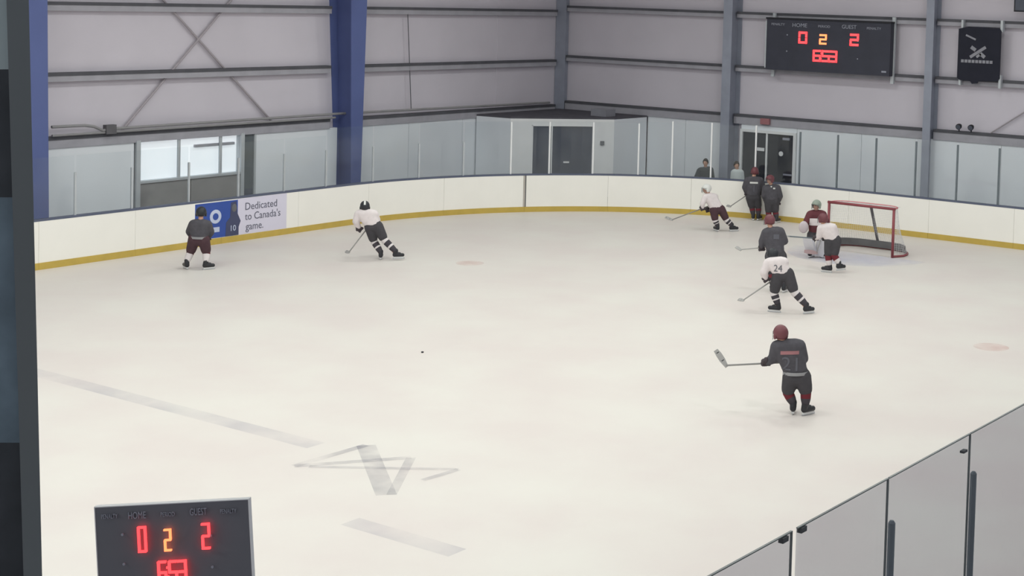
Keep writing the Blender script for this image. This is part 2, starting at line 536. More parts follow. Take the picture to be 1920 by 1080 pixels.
wb = bx('wall_switch_box', 0, 0.12, -0.05, 0, 0, 0.12, mat('switch_grey', (120, 122, 126)))
wb.location = (along(D1 + .22).x, along(D1 + .22).y - 0.02, 1.62); wb.rotation_euler = (0, 0, math.atan2(dd.y, dd.x))
tag(wb, 'small grey switch box right of the dark corner double door', 'switch box')

# ---- black double door in the end wall
d2 = empty('door_2', (5.95, YW, 0)); tag(d2, 'black double door in white frame behind the boards by the goal', 'door', kind='structure')
YD = YW + 0.06
part('door_leaf', d2, 5.06, 5.90, YD, YD + 0.05, -0.02, 2.22, M_DOORBLK)
part('door_leaf', d2, 5.96, 6.88, YD, YD + 0.05, -0.02, 2.22, M_DOORBLK)
part('frame_post', d2, 4.98, 5.06, YD - 0.06, YP, -0.02, 2.30, M_WHITE)
part('frame_post', d2, 6.88, 6.97, YD - 0.06, YP, -0.02, 2.30, M_WHITE)
part('frame_post', d2, 5.90, 5.96, YD - 0.03, YP, -0.02, 2.22, M_WHITE)
part('frame_head', d2, 5.06, 6.88, YD - 0.06, YP, 2.22, 2.30, M_WHITE)
part('notice', d2, 5.58, 5.84, YD - 0.012, YD, 1.66, 1.76, M_WHITE)
part('door_closer', d2, 6.50, 6.74, YD - 0.04, YD, 2.06, 2.13, M_GREYTXT)
part('push_bar', d2, 6.56, 6.86, YD - 0.05, YD, 0.98, 1.03, M_GREYTXT)
o = MB().tube([(6.44, YD - 0.015, 1.63), (6.44, YD, 1.63)], 0.075, 16).build('round_notice', M_WHITE, d2)
o.matrix_parent_inverse = Matrix.Translation(-d2.location)
ex = bx('exit_sign', 5.74, 6.06, YW - 0.08, YW, 2.50, 2.68, mat('exit_red', (168, 116, 120), rough=0.6))
tag(ex, 'small faded red sign box mounted above the black double door', 'sign')

# ---- rink boards with glass, built panel by panel along the rink edge
ARC = R * PI / 2
END = W - 2 * R
def edge(s, off=0.0):
    """point on the rink edge at arc length s (0 at start of the far corner), off = outward"""
    if s < 0:
        return Vector((-off, -R + s))
    if s < ARC:
        a = s / R
        return Vector((R - (R + off) * math.cos(a), -R + (R + off) * math.sin(a)))
    if s < ARC + END:
        return Vector((R + s - ARC, off))
    if s < 2 * ARC + END:
        a = (s - ARC - END) / R
        return Vector((W - R + (R + off) * math.sin(a), -R + (R + off) * math.cos(a)))
    return Vector((W + off, -R - (s - 2 * ARC - END)))
def straight(s0, s1):
    e = 1e-6
    return s1 <= e or (s0 >= ARC - e and s1 <= ARC + END + e) or s0 >= 2 * ARC + END - e
def strip(s0, s1, o0, o1, z0, z1, name, m, parent):
    k = 1 if straight(s0, s1) else max(1, int((s1 - s0) / 0.3))
    mb = MB()
    for i in range(k + 1):
        s = s0 + (s1 - s0) * i / k
        a, b = edge(s, o0), edge(s, o1)
        mb.v += [(a.x, a.y, z0), (b.x, b.y, z0), (b.x, b.y, z1), (a.x, a.y, z1)]
    for i in range(k):
        q = i * 4
        for j in range(4):
            mb.f.append([q + j, q + (j + 1) % 4, q + 4 + (j + 1) % 4, q + 4 + j]); mb.mi.append(0)
    mb.f.append([3, 2, 1, 0]); mb.mi.append(0)
    q = k * 4
    mb.f.append([q, q + 1, q + 2, q + 3]); mb.mi.append(0)
    o = mb.build(name, m, parent)
    return o
ZB = 1.056
bd = empty('rink_boards', (0, 0, 0))
tag(bd, 'white rink boards with yellow kick strip and clear glass above', 'rink boards', kind='structure')
S_END = 2 * ARC + END + 30
GATE = math.acos((R - 1.68) / R) * R
joints = [GATE + 2.44 * k for k in range(-17, 60)]
joints = [s for s in joints if -35 < s < S_END]
for a, b in zip(joints, joints[1:]):
    if ARC + END + 2 < (a + b) / 2 < 2 * ARC + END + 8:
        continue          # the near right corner lies outside the view
    g = 0.045 if abs(a - GATE) < 1e-6 else 0.003
    g2 = 0.045 if abs(b - GATE) < 1e-6 else 0.003
    strip(a + g, b - g2, 0.0, 0.05, 0.15, ZB, 'board_panel', M_BOARD, bd)
    strip(a + 0.002, b - 0.002, -0.012, 0.05, 0.0, 0.15, 'kick_plate', M_KICK, bd)
    strip(a + 0.001, b - 0.001, -0.004, 0.12, ZB, ZB + 0.045, 'cap_rail', M_CAP, bd)
M_GATE = mat('gate_strip', (196, 188, 180))
strip(GATE - 0.045, GATE + 0.012, 0.006, 0.05, 0.15, ZB, 'gate_strip', M_GATE, bd)
strip(GATE + 0.018, GATE + 0.045, 0.02, 0.05, 0.15, ZB, 'gate_strip', M_SKIRT, bd)

st_far = [-23.8, -22.35, -20.9, -19.45, -18.0, -16.5, -15.05, -13.6, -12.4, -11.0, -9.56, -8.11, -6.65, -5.07, -3.6, -2.15, -0.74, 0.9, 2.4, 3.78, 5.2, 6.33, 7.6, 8.92, 9.9, 11.05, 12.38, 13.74, 14.94, 16.14, 17.35, 18.57, 19.76, 20.98, 22.2]
def glass_top(s):
    return 2.43 if s < -0.75 else (2.62 if s < 9 else 2.66)
for s in st_far:
    white = 5 < s < 13
    top = 2.05 if s < 4 else (2.60 if s < 9.5 else 2.70 if s < 13 else 2.60)
    strip(s - 0.022, s + 0.022, 0.035, 0.075, ZB + 0.045, top, 'stanchion', M_WHITE if white else (M_ALU if s < 5 else M_STAN), bd)
for a, b in zip(st_far, st_far[1:]):
    strip(a + 0.026, b - 0.026, 0.048, 0.060, ZB + 0.045, glass_top((a + b) / 2), 'glass_pane', M_GLASS_F, bd)
# near side: tall tinted panes, posts shorter than the glass, dark top clips
s_of = lambda y: 2 * ARC + END + (-R - y)
M_EDGE = mat('glass_edge', (112, 118, 118), rough=0.3)
M_CLIP = mat('clip_dark', (84, 86, 88))
ny = [-34.4, -33.25, -32.10, -30.92, -29.78, -28.55, -27.4, -26.25, -25.1, -23.95, -22.8, -21.65, -20.5, -19.35, -18.2]
ZN = 3.455
for a, b in zip(ny, ny[1:]):
    ga = 0.03 if abs(a + 30.92) < .01 else 0.006
    gb = 0.03 if abs(b + 30.92) < .01 else 0.006
    s0, s1 = s_of(b - gb), s_of(a + ga)
    p = strip(s0, s1, 0.092, 0.104, ZB + 0.045, ZN, 'glass_pane', M_GLASS_N, bd)
    strip(s0, s1, 0.091, 0.105, ZN, ZN + 0.006, 'glass_edge', M_EDGE, p)
    strip(s0, s0 + 0.005, 0.091, 0.105, ZB + 0.045, ZN, 'glass_edge', M_EDGE, p)
for y in ny:
    s = s_of(y)
    wide = abs(y + 30.92) < .01
    if wide:
        strip(s - 0.02, s + 0.02, 0.12, 0.16, ZB + 0.045, 3.18, 'stanchion', M_STAN, bd)
    else:
        mb = MB().tube([(edge(s, .13).x, edge(s, .13).y, ZB + .045), (edge(s, .13).x, edge(s, .13).y, 3.19), (edge(s, .13).x, edge(s, .13).y, 3.205)], [0.022, 0.022, 0.012], 12)
        mb.build('stanchion', M_STAN, bd)
for y in (-31.04, -30.84, -28.66):
    strip(s_of(y) - 0.03, s_of(y) + 0.03, 0.085, 0.115, ZN - (0.10 if y > -29 else 0.03), ZN - (0.085 if y > -29 else 0.002), 'glass_clip', M_CLIP, bd)

# ---- stand behind the near boards that carries the camera side
sd = bx('stand_floor', 27.8, 34, -48, -36.6, -0.03, 4.45, mat('stand_concrete', (120, 120, 122), rough=0.9))
tag(sd, 'raised concrete spectator stand behind the near glass', 'stand', kind='structure')

# ---- lamps under the roof
first = None
for ix in range(4):
    for iy in range(8):
        X, Y = 4.5 + 5.9 * ix, -41 + 5.25 * iy
        L = empty('ceiling_lamp', (X, Y, 8.9))
        tag(L, 'rectangular white arena lamp hung under the roof over the ice', 'lamp', 'arena lamps above the ice')
        if first is None:
            hm = MB().box(-0.7, 0.7, -0.3, 0.3, 0.04, 0.16).box(-0.02, 0.02, -0.02, 0.02, 0.16, 0.7).mesh('housing')
            dm = MB().box(-0.66, 0.66, -0.26, 0.26, 0.01, 0.04).mesh('diffuser')
            ld = bpy.data.lights.new('lamp_light', 'AREA')
            ld.shape = 'RECTANGLE'; ld.size = 1.3; ld.size_y = 0.5; ld.energy = LAMP_POWER; ld.color = (0.94, 1.0, 0.965)
            first = (hm, dm, ld)
        link('housing', first[0], M_WHITE, L)
        link('diffuser', first[1], mat('lamp_diffuser', (255, 250, 240), emit=3.0), L)
        lo = bpy.data.objects.new('lamp_light', first[2]); COL.objects.link(lo); lo.parent = L

# ================================================================== THINGS
# ---- seven-segment digits and scoreboards
SEG = {'0': 'abcdef', '1': 'bc', '2': 'abged', '3': 'abgcd', '4': 'fgbc', '5': 'afgcd', '6': 'afgedc', '7': 'abc', '8': 'abcdefg', '9': 'abcdfg'}
def digit(ch, O, ax, ay, w, h, m, parent, t=None, depth=0.01):
    """raised lit segments; O = lower left corner"""
    t = t or w * 0.22
    ax, ay = Vector(ax), Vector(ay); az = ax.cross(ay)
    g = t * 0.12
    seg = {'a': (g, w - g, h - t, h), 'd': (g, w - g, 0, t), 'g': (g, w - g, h / 2 - t / 2, h / 2 + t / 2),
           'f': (0, t, h / 2 + g, h - g), 'e': (0, t, g, h / 2 - g), 'b': (w - t, w, h / 2 + g, h - g), 'c': (w - t, w, g, h / 2 - g)}
    mb = MB()
    for s in SEG[ch]:
        x0, x1, y0, y1 = seg[s]
        P = [Vector(O) + ax * a + ay * b + az * c for c in (0, depth) for a, b in ((x0, y0), (x1, y0), (x1, y1), (x0, y1))]
        mb.hexa(P)
    return mb.build('digit', m, parent)

def scoreboard_face(root, O, ax, ay, w, h, cap_y, row1, row2, dw1, dh1, dw2, dh2, capw=1.0):
    """captions, lit score, period, clock; O = top left of the face, measures as fractions of w, h"""
    ax, ay = Vector(ax).normalized(), Vector(ay).normalized()
    az = ax.cross(ay)
    def at(u, v): return Vector(O) + ax * (u * w) - ay * (v * h) + az * 0.004
    for word, u, v, fw in (('PENALTY', 0.095, cap_y, .11), ('HOME', 0.275, cap_y + .005, .12), ('PERIOD', 0.475, cap_y + .01, .095), ('GUEST', 0.675, cap_y, .115), ('PENALTY', 0.87, cap_y + .01, .11)):
        big = word in ('HOME', 'GUEST')
        put_text('caption', word, h * (.105 if big else .065), at(u, v), ax, ay, M_GREYTXT, root, width=fw * w * capw)
    for ch, u, m in (('0', .305, M_LED), ('2', .475, M_LEDA), ('2', .72, M_LED)):
        digit(ch, at(u, row1) - ax * dw1 * w / 2 - ay * dh1 * h / 2, ax, ay, dw1 * w * (0.85 if m is M_LEDA else 1), dh1 * h * (0.85 if m is M_LEDA else 1), m, root)
    for ch, u in (('6', .425), ('5', .495), ('3', .555)):
        digit(ch, at(u, row2) - ax * dw2 * w / 2 - ay * dh2 * h / 2, ax, ay, dw2 * w, dh2 * h, M_LED, root)
    for dv in (-.05, .05):
        P = at(.459, row2 + dv)
        q = h * 0.012
        MB().hexa([P + ax * a + ay * b + az * c for c in (0, .006) for a, b in ((-q, -q), (q, -q), (q, q), (-q, q))]).build('colon_dot', M_LED, root)
    for u, v in ((.175, .30), (.175, .62), (.75, .36), (.75, .70)):
        P = at(u, v)
        MB().tube([P, P + az * 0.004], h * 0.014, 10).build('lamp_dot', M_GREYTXT, root)

sb = empty('scoreboard', (8.1, 2.2, 4.2))
tag(sb, 'wide black scoreboard on the end wall showing red 0 2 2', 'scoreboard')
SX0, SX1, SZ0, SZ1 = 6.02, 10.20, 4.21, 5.745
def kids(root, fn):
    """build children in world coordinates, keep them under root"""
    before = set(bpy.data.objects)
    fn()
    for o in bpy.data.objects:
        if o not in before and o.parent is root:
            o.matrix_parent_inverse = (Matrix.Translation(root.location) @ root.rotation_euler.to_matrix().to_4x4()).inverted()
M_SB = mat('scoreboard_black', (64, 65, 76), rough=0.6, var=0.05)
def _sb():
    bx('cabinet', SX0, SX1, 2.2, 2.42, SZ0, SZ1, M_SB, sb)
    bx('top_hood', SX0 - .02, SX1 + .02, 2.17, 2.42, SZ1, SZ1 + .05, M_BLACK, sb)
    bx('end_cap', SX0 - .05, SX0, 2.21, 2.42, SZ0 + .05, SZ1 - .05, M_ALU, sb)
    for X in (SX0 + .12, SX1 - .02):
        bx('mount_strut', X - .05, X + .05, 2.42, 2.50, SZ0 - .22, SZ1 + .18, M_ALU, sb)
    scoreboard_face(sb, (SX0, 2.198, SZ1), (1, 0, 0), (0, 0, 1), SX1 - SX0, SZ1 - SZ0, .10, .34, .68, .072, .235, .068, .23)
    bx('maker_plate', SX1 - .25, SX1 - .1, 2.19, 2.2, SZ0 + .1, SZ0 + .15, M_GREYTXT, sb)
kids(sb, _sb)

# ---- black banner with white crossed emblem
bn = empty('wall_banner', (12.9, 2.36, 4.2))
tag(bn, 'black hanging banner with pale crossed emblem right of the scoreboard', 'banner')
def _bn():
    x0, x1, z0, z1, Y = 12.25, 13.53, 4.22, 5.72, 2.36
    mb = MB()
    pts = [(x0, z0 + .06), (x0 + .08, z0), (x0 + .40, z0 - .02), (x0 + .46, z0 - .09), (x0 + .62, z0 - .07), (x0 + .66, z0), (x1 - .06, z0 + .02), (x1, z0 + .10), (x1, z1 - .08), (x1 - .06, z1), (x0 + .3, z1 + .02), (x0, z1 - .05)]
    n = len(pts)
    mb.poly([(a, Y, b) for a, b in pts] + [(a, Y + .03, b) for a, b in pts],
            [list(range(n)), list(range(2 * n - 1, n - 1, -1))] + [(i, n + i, n + (i + 1) % n, (i + 1) % n) for i in range(n)])
    o = mb.build('cloth', mat('banner_black', (44, 45, 56), rough=0.9, var=0.06), bn); flip_up(o)
    M_EMB = mat('emblem_grey', (150, 150, 158))
    def bar(ax0, az0, ax1, az1, w, name='emblem_stroke'):
        d = Vector((ax1 - ax0, 0, az1 - az0)).normalized(); nn = Vector((-d.z, 0, d.x)) * w / 2
        P = [Vector((ax0, Y - .01, az0)) - nn, Vector((ax1, Y - .01, az1)) - nn, Vector((ax1, Y - .01, az1)) + nn, Vector((ax0, Y - .01, az0)) + nn]
        MB().hexa(P + [p + Vector((0, .01, 0)) for p in P]).build(name, M_EMB, bn)
    cx, cz = 12.87, 5.02
    bar(cx - .24, cz - .14, cx + .22, cz + .16, .085)
    bar(cx - .22, cz + .15, cx - .08, cz + .06, .10)
    bar(cx + .06, cz - .02, cx + .20, cz - .13, .10)
    bar(cx - .05, cz - .13, cx + .08, cz - .04, .07)
    for i in range(9):
        bar(12.36 + i * .108, 4.765, 12.36 + i * .108 + .085, 4.765, .085, 'letter_block')
    bar(12.48, 5.50, 12.78, 5.38, .05, 'faint_mark')
    bx('hanger_strut', x0 + .04, x0 + .10, Y + .03, YW, z0 - .15, z0 + .1, M_ALU, bn)
    bx('hanger_strut', x1 - .04, x1 + .03, Y + .03, YW, z0 - .18, z0 + .2, M_ALU, bn)
    bx('hanger_strut', x0 + .06, x0 + .12, Y + .03, YW, z1 - .1, z1 + .2, M_ALU, bn)
    bx('hanger_strut', x1 - .04, x1 + .03, Y + .03, YW, z1 - .1, z1 + .22, M_ALU, bn)
kids(bn, _bn)
# ---- two small dark horn lights above the lower girt, dark box at upper right
for X, lab in ((12.34, 'left of two small dark spotlights on the girt below the banner'), (12.71, 'right of two small dark spotlights on the girt below the banner')):
    sp = empty('spotlight', (X, 2.45, 2.75)); tag(sp, lab, 'spotlight', 'small spotlights under the banner')
    MB().tube([(0, 0.0, 0.0), (0, 0, 0.06)], 0.02, 8).build('stem', M_BLACK, sp)
    MB().tube([(0, -.07, .13), (0, 0.0, .15), (0, .07, .17)], [0.085, 0.08, 0.05], 12).build('housing', M_BLACK, sp, True)
    MB().tube([(0, -.078, .127), (0, -.07, .13)], 0.07, 12).build('lens', M_DARK, sp)
hb = empty('wall_speaker', (14.3, 2.4, 6.2)); tag(hb, 'black loudspeaker cabinet high at the right edge of the end wall', 'speaker')
MB().box(-.36, .36, -.2, .13, 0, .75).build('cabinet', M_BLACK, hb)
MB().box(-.32, .32, -.215, -.2, .04, .71).build('grille', M_DARK, hb)

# ---- advertising sheet on the boards
sg = empty('advertising_sign', (0, -12.6, 0.15)); tag(sg, 'blue and white printed advert on the far boards beside the dark player', 'sign')
def _sg():
    M_LILAC = mat('advert_lilac', (222, 218, 234), rough=0.5, var=0.01)
    M_AD = mat('advert_blue', (62, 88, 166), rough=0.5, var=0.03)
    M_INK = mat('advert_ink', (112, 112, 128))
    M_ADW = mat('advert_white', (206, 214, 236))
    M_FIG = mat('advert_figure', (78, 82, 110))
    y0, y1, ym = -14.02, -11.2, -12.75
    bx('white_sheet', -0.002, 0.004, ym, y1, 0.16, 1.05, M_LILAC, sg)
    bx('blue_sheet', -0.002, 0.004, y0, ym, 0.16, 1.03, M_AD, sg)
    X = 0.007
    ax, ay = (0, 1, 0), (0, 0, 1)
    put_text('slogan', 'Dedicated', .26, (X, -12.02, .83), ax, ay, M_INK, sg, width=1.0)
    put_text('slogan', "to Canada's", .26, (X, -11.96, .58), ax, ay, M_INK, sg, width=1.12)
    put_text('slogan', 'game.', .26, (X, -12.22, .33), ax, ay, M_INK, sg, width=.55)
    # round emblem, small word and printed player figure
    MB().tube([(.004, -13.42, .68), (.009, -13.42, .68)], .17, 20).build('round_emblem', M_ADW, sg)
    MB().tube([(.009, -13.42, .68), (.012, -13.42, .68)], .085, 16).build('emblem_core', M_AD, sg)
    bx('word_block', .004, .008, -13.68, -13.30, .30, .42, M_ADW, sg)
    pts = [(-13.12, .16), (-13.10, .5), (-12.98, .62), (-12.96, .98), (-12.80, 1.0), (-12.76, .70), (-12.66, .5), (-12.72, .36), (-12.72, .16)]
    n = len(pts)
    o = MB().poly([(.009, a, b) for a, b in pts] + [(.004, a, b) for a, b in pts], [list(range(n)), list(range(2 * n - 1, n - 1, -1))] + [(i, n + i, n + (i + 1) % n, (i + 1) % n) for i in range(n)]).build('printed_figure', M_FIG, sg)
    flip_up(o)
    put_text('printed_number', '10', .2, (.012, -12.90, .34), ax, ay, M_ADW, sg)
    MB().ellipsoid((.008, -12.86, .84), .006, .075, .10).build('printed_face', M_SKIRT, sg)
kids(sg, _sg)

# ---- goal
gl = empty('hockey_goal', (12.4, -3.56, 0)); tag(gl, 'red framed ice hockey goal with white net near the end boards', 'goal')
def _goal():
    PR = 0.035
    hw, H = .915, 1.22
    for s in (-1, 1):
        MB().tube([(s * hw, 0, 0), (s * hw, 0, H - .02)], PR, 12).build('post', M_RED, gl, True)
    MB().tube([(-hw - PR, 0, H), (hw + PR, 0, H)], PR, 12).build('crossbar', M_RED, gl, True)
    def base(z, k):   # plan curve of the back: k scales the depth
        pts = []
        for i in range(25):
            a = PI * i / 24
            x = -math.cos(a); y = math.sin(a)
            px = math.copysign(abs(x) ** .55, x) * (hw + .16 * (k > .8))
            py = abs(y) ** .6 * 1.06 * k
            pts.append((px, py, z))
        pts[0] = (-hw, 0, z); pts[-1] = (hw, 0, z)
        return pts
    b0 = base(.03, 1.0); t0 = base(H, .46)
    MB().tube(b0, .028, 8).build('base_frame', M_RED, gl, True)
    MB().tube(t0, .02, 8).build('top_frame', mat('goal_pink', (206, 128, 132)), gl, True)
    # padded skirt along the back, centre strut
    k = MB()
    for i in range(3, 21):
        p, q = b0[i], b0[i + 1]
        k.hexa([(p[0], p[1] - .15, .05), (q[0], q[1] - .15, .05), (q[0], q[1] - .12, .05), (p[0], p[1] - .12, .05),
                (p[0], p[1] - .16, .23), (q[0], q[1] - .16, .23), (q[0], q[1] - .13, .23), (p[0], p[1] - .13, .23)])
    k.build('skirt_pad', M_SKIRT, gl)
    MB().tube([(0.02, 1.0, .12), (0.02, .47, H)], .038, 10).build('back_strut', mat('strut_grey', (104, 102, 106)), gl)
    # net cords: real strands between base and top frame, and over the roof
    net = MB()
    def strand(a, b, r=.003):
        net.tube([a, b], r, 3, cap=False)
    def lerp(a, b, t): return tuple(a[i] * (1 - t) + b[i] * t for i in range(3))
    N = 56
    def resample(pts, n):
        L = [0]
        for a, b in zip(pts, pts[1:]):
            L.append(L[-1] + (Vector(b) - Vector(a)).length)
        out = []
        for i in range(n + 1):
            d = L[-1] * i / n
            for j in range(len(pts) - 1):
                if L[j + 1] >= d - 1e-9:
                    t = (d - L[j]) / max(L[j + 1] - L[j], 1e-9)
                    out.append(lerp(pts[j], pts[j + 1], t)); break
        return out
    B, T = resample(b0, N), resample(t0, N)
    rows = 26
    def pt(i, j):
        t = j / rows
        p = lerp(B[i], T[i], t)
        return (p[0], p[1] - 0.07 * math.sin(PI * t) ** 2 * (p[1] > .2), p[2])
    for i in range(N + 1):
        for j in range(rows):
            strand(pt(i, j), pt(i, j + 1))
    for j in range(1, rows):
        for i in range(N):
            strand(pt(i, j), pt(i + 1, j))
    for i in range(1, 38):
        x = -hw + 2 * hw * i / 38
        yb = max(p[1] for p in T if abs(p[0] - x) < .12)
        strand((x, 0, H), (x, yb, H))
    for j in range(1, 10):
        y = .49 * j / 10
        strand((-hw * .97, y, H), (hw * .97, y, H))
    o = net.build('netting', M_NET, gl); o['kind'] = 'stuff'
_goal()

# ================================================================== PEOPLE
POSE = {}
POSE['near'] = ((18.77, -17.718, 0.0), dict(
    head=(-0.358, 0.02, 1.237), neck=(-0.306, -0.0, 1.128), shl=(-0.416, 0.02, 1.038), shr=(-0.069, -0.02, 1.074), ell=(-0.458, 0.05, 0.849), hal=(-0.584, 0.1, 0.759), elr=(0.001, 0.08, 0.855), har=(-0.165, 0.26, 0.725), hil=(-0.183, -0.0, 0.589), hir=(-0.003, -0.0, 0.594), knl=(-0.22, 0.06, 0.333), knr=(0.053, -0.0, 0.357), anl=(-0.132, 0.03, 0.104), anr=(0.052, -0.02, 0.131), tol=(-0.113, 0.16, -0.014), tor=(0.168, 0.08, 0.016), s0=(-0.057, 0.3, 0.752), s1=(-1.181, -0.02, 0.736), s2=(-1.335, -0.0, 0.965)))
POSE['turning'] = ((4.541, -12.127, 0.0), dict(
    head=(-0.604, 0.04, 1.222), neck=(-0.556, -0.0, 1.104), shl=(-0.741, -0.0, 1.055), shr=(-0.369, -0.0, 1.066), ell=(-0.796, -0.02, 0.881), hal=(-0.715, 0.08, 0.668), elr=(-0.321, 0.08, 0.906), har=(-0.492, 0.25, 0.725), hil=(-0.475, 0.0, 0.775), hir=(-0.289, -0.0, 0.781), knl=(-0.386, 0.08, 0.414), knr=(-0.134, -0.0, 0.472), anl=(-0.202, -0.0, 0.151), anr=(0.156, -0.05, 0.201), tol=(-0.212, 0.12, 0.011), tor=(0.285, -0.0, 0.059), s0=(-0.463, 0.28, 0.86), s1=(-0.944, -0.02, 0.15), s2=(-1.072, 0.1, 0.164)))
POSE['boards'] = ((2.356, -15.851, 0.0), dict(
    head=(0.07, 0.06, 1.25), neck=(0.08, 0.0, 1.093), shl=(-0.083, -0.0, 1.005), shr=(0.234, -0.0, 1.003), ell=(-0.197, 0.1, 0.821), hal=(-0.171, 0.24, 0.645), elr=(0.274, 0.1, 0.823), har=(0.16, 0.24, 0.655), hil=(-0.056, -0.0, 0.674), hir=(0.156, 0.0, 0.669), knl=(-0.168, 0.1, 0.358), knr=(0.193, 0.08, 0.372), anl=(-0.206, -0.02, 0.104), anr=(0.21, -0.0, 0.137), tol=(-0.286, 0.08, -0.035), tor=(0.315, 0.08, 0.031)))
POSE['whitehelm'] = ((7.915, -2.87, 0.0), dict(
    head=(-0.513, 0.0, 1.143), neck=(-0.451, 0.0, 1.007), shl=(-0.536, -0.08, 0.942), shr=(-0.274, 0.1, 0.926), ell=(-0.617, -0.12, 0.756), hal=(-0.612, -0.1, 0.608), elr=(-0.31, 0.2, 0.664), har=(-0.466, 0.2, 0.527), hil=(-0.308, -0.05, 0.596), hir=(-0.105, 0.06, 0.601), knl=(-0.256, -0.05, 0.306), knr=(0.049, 0.06, 0.314), anl=(-0.192, -0.04, 0.117), anr=(0.2, 0.06, 0.114), tol=(-0.203, -0.02, 0.004), tor=(0.291, 0.1, 0.016), s0=(-0.398, 0.05, 0.696), s1=(-1.425, -0.2, 0.307), s2=(-1.616, -0.15, 0.381)))
POSE['wallboard'] = ((7.35, -0.5, 0.0), dict(
    head=(0.033, 0.04, 1.393), neck=(0.005, 0.0, 1.259), shl=(-0.174, 0.0, 1.146), shr=(0.207, 0.0, 1.158), ell=(-0.244, 0.02, 0.942), hal=(-0.158, 0.1, 0.704), elr=(0.292, 0.05, 0.939), har=(0.196, 0.2, 0.733), hil=(-0.083, 0.0, 0.658), hir=(0.116, 0.0, 0.664), knl=(-0.011, 0.05, 0.361), knr=(0.173, 0.05, 0.366), anl=(0.026, 0.0, 0.138), anr=(0.178, 0.0, 0.143), tol=(0.018, 0.1, -0.023), tor=(0.232, 0.1, -0.016), s0=(0.025, 0.22, 0.833), s1=(-0.64, -0.05, 0.386), s2=(-0.748, 0.02, 0.42)))
POSE['talker'] = ((7.95, -0.6, 0.0), dict(
    head=(0.014, -0.02, 1.232), neck=(0.05, 0.0, 1.078), shl=(-0.113, 0.0, 0.982), shr=(0.234, 0.0, 1.008), ell=(-0.151, 0.03, 0.779), hal=(-0.079, 0.16, 0.581), elr=(0.319, 0.03, 0.763), har=(0.255, 0.12, 0.536), hil=(-0.011, 0.0, 0.62), hir=(0.171, 0.0, 0.625), knl=(0.001, 0.04, 0.295), knr=(0.198, 0.04, 0.301), anl=(0.007, -0.0, 0.072), anr=(0.234, 0.0, 0.079), tol=(-0.032, 0.08, -0.048), tor=(0.287, 0.08, -0.038)))
POSE['slot'] = ((13.428, -9.44, 0.0), dict(
    head=(-0.187, 0.03, 1.549), neck=(-0.16, 0.0, 1.391), shl=(-0.261, 0.0, 1.296), shr=(0.049, 0.0, 1.328), ell=(-0.334, 0.04, 1.101), hal=(-0.35, 0.1, 0.916), elr=(0.153, 0.08, 1.109), har=(-0.077, 0.28, 0.942), hil=(-0.141, 0.0, 0.788), hir=(0.078, 0.0, 0.794), knl=(-0.102, 0.1, 0.41), knr=(0.152, 0.08, 0.421), anl=(-0.085, 0.0, 0.137), anr=(0.169, -0.0, 0.145), tol=(-0.099, 0.12, -0.014), tor=(0.226, 0.12, -0.005), s0=(0.063, 0.3, 0.966), s1=(-0.803, 0.0, 0.907), s2=(-0.897, 0.05, 0.978)))
POSE['number'] = ((14.799, -11.147, 0.0), dict(
    head=(-0.411, 0.12, 1.154), neck=(-0.367, 0.06, 1.068), shl=(-0.507, 0.02, 1.005), shr=(-0.186, -0.02, 1.043), ell=(-0.588, -0.0, 0.81), hal=(-0.538, 0.05, 0.65), elr=(-0.212, 0.16, 0.76), har=(-0.369, 0.2, 0.639), hil=(-0.285, -0.0, 0.787), hir=(-0.102, 0.0, 0.803), knl=(-0.367, 0.06, 0.392), knr=(0.038, -0.02, 0.441), anl=(-0.284, 0.03, 0.116), anr=(0.293, -0.06, 0.174), tol=(-0.397, 0.06, -0.013), tor=(0.388, -0.0, 0.034), s0=(-0.252, 0.22, 0.726), s1=(-0.994, -0.12, 0.255), s2=(-1.1, -0.0, 0.272)))
POSE['front'] = ((13.161, -6.464, 0.0), dict(
    head=(-0.226, 0.04, 1.243), neck=(-0.188, -0.0, 1.124), shl=(-0.271, 0.02, 1.031), shr=(0.012, -0.02, 1.071), ell=(-0.299, 0.05, 0.837), hal=(-0.391, 0.14, 0.77), elr=(0.102, 0.08, 0.857), har=(-0.158, 0.24, 0.749), hil=(-0.063, -0.0, 0.739), hir=(0.099, -0.0, 0.757), knl=(-0.074, 0.03, 0.395), knr=(0.059, -0.02, 0.407), anl=(-0.042, -0.0, 0.137), anr=(0.174, -0.06, 0.229), tol=(-0.134, 0.04, -0.011), tor=(0.258, -0.0, 0.121), s0=(-0.006, 0.25, 0.739), s1=(-1.021, 0.08, 0.811), s2=(-1.118, 0.15, 0.835)))
POSE['goalie'] = ((11.834, -4.796, 0.0), dict(
    head=(-0.032, -0.02, 1.29), neck=(-0.039, 0.0, 1.155), shl=(-0.184, -0.04, 1.063), shr=(0.135, 0.0, 1.067), ell=(-0.274, -0.1, 0.897), hal=(-0.324, -0.15, 0.744), elr=(0.217, -0.05, 0.891), har=(0.107, -0.22, 0.648), hil=(-0.108, 0.05, 0.547), hir=(0.13, 0.05, 0.555), knl=(-0.166, -0.12, 0.373), knr=(0.15, -0.12, 0.37), anl=(-0.084, -0.02, 0.094), anr=(0.128, -0.02, 0.087), tol=(-0.154, -0.12, 0.029), tor=(0.188, -0.12, 0.026), s0=(0.155, -0.24, 0.758), s1=(-0.013, -0.3, 0.156), s2=(-0.315, -0.3, 0.186)))
POSE['spectator'] = ((4.545, 1.25, 0.0), dict(
    head=(0.019, 0.0, 1.328), neck=(0.023, 0.0, 1.197), shl=(-0.169, 0.0, 1.077), shr=(0.189, 0.0, 1.12), ell=(-0.26, -0.1, 0.873), hal=(-0.141, -0.22, 0.727), elr=(0.245, -0.1, 0.888), har=(0.119, -0.22, 0.735), hil=(-0.052, 0.02, 0.438), hir=(0.144, 0.02, 0.444)))
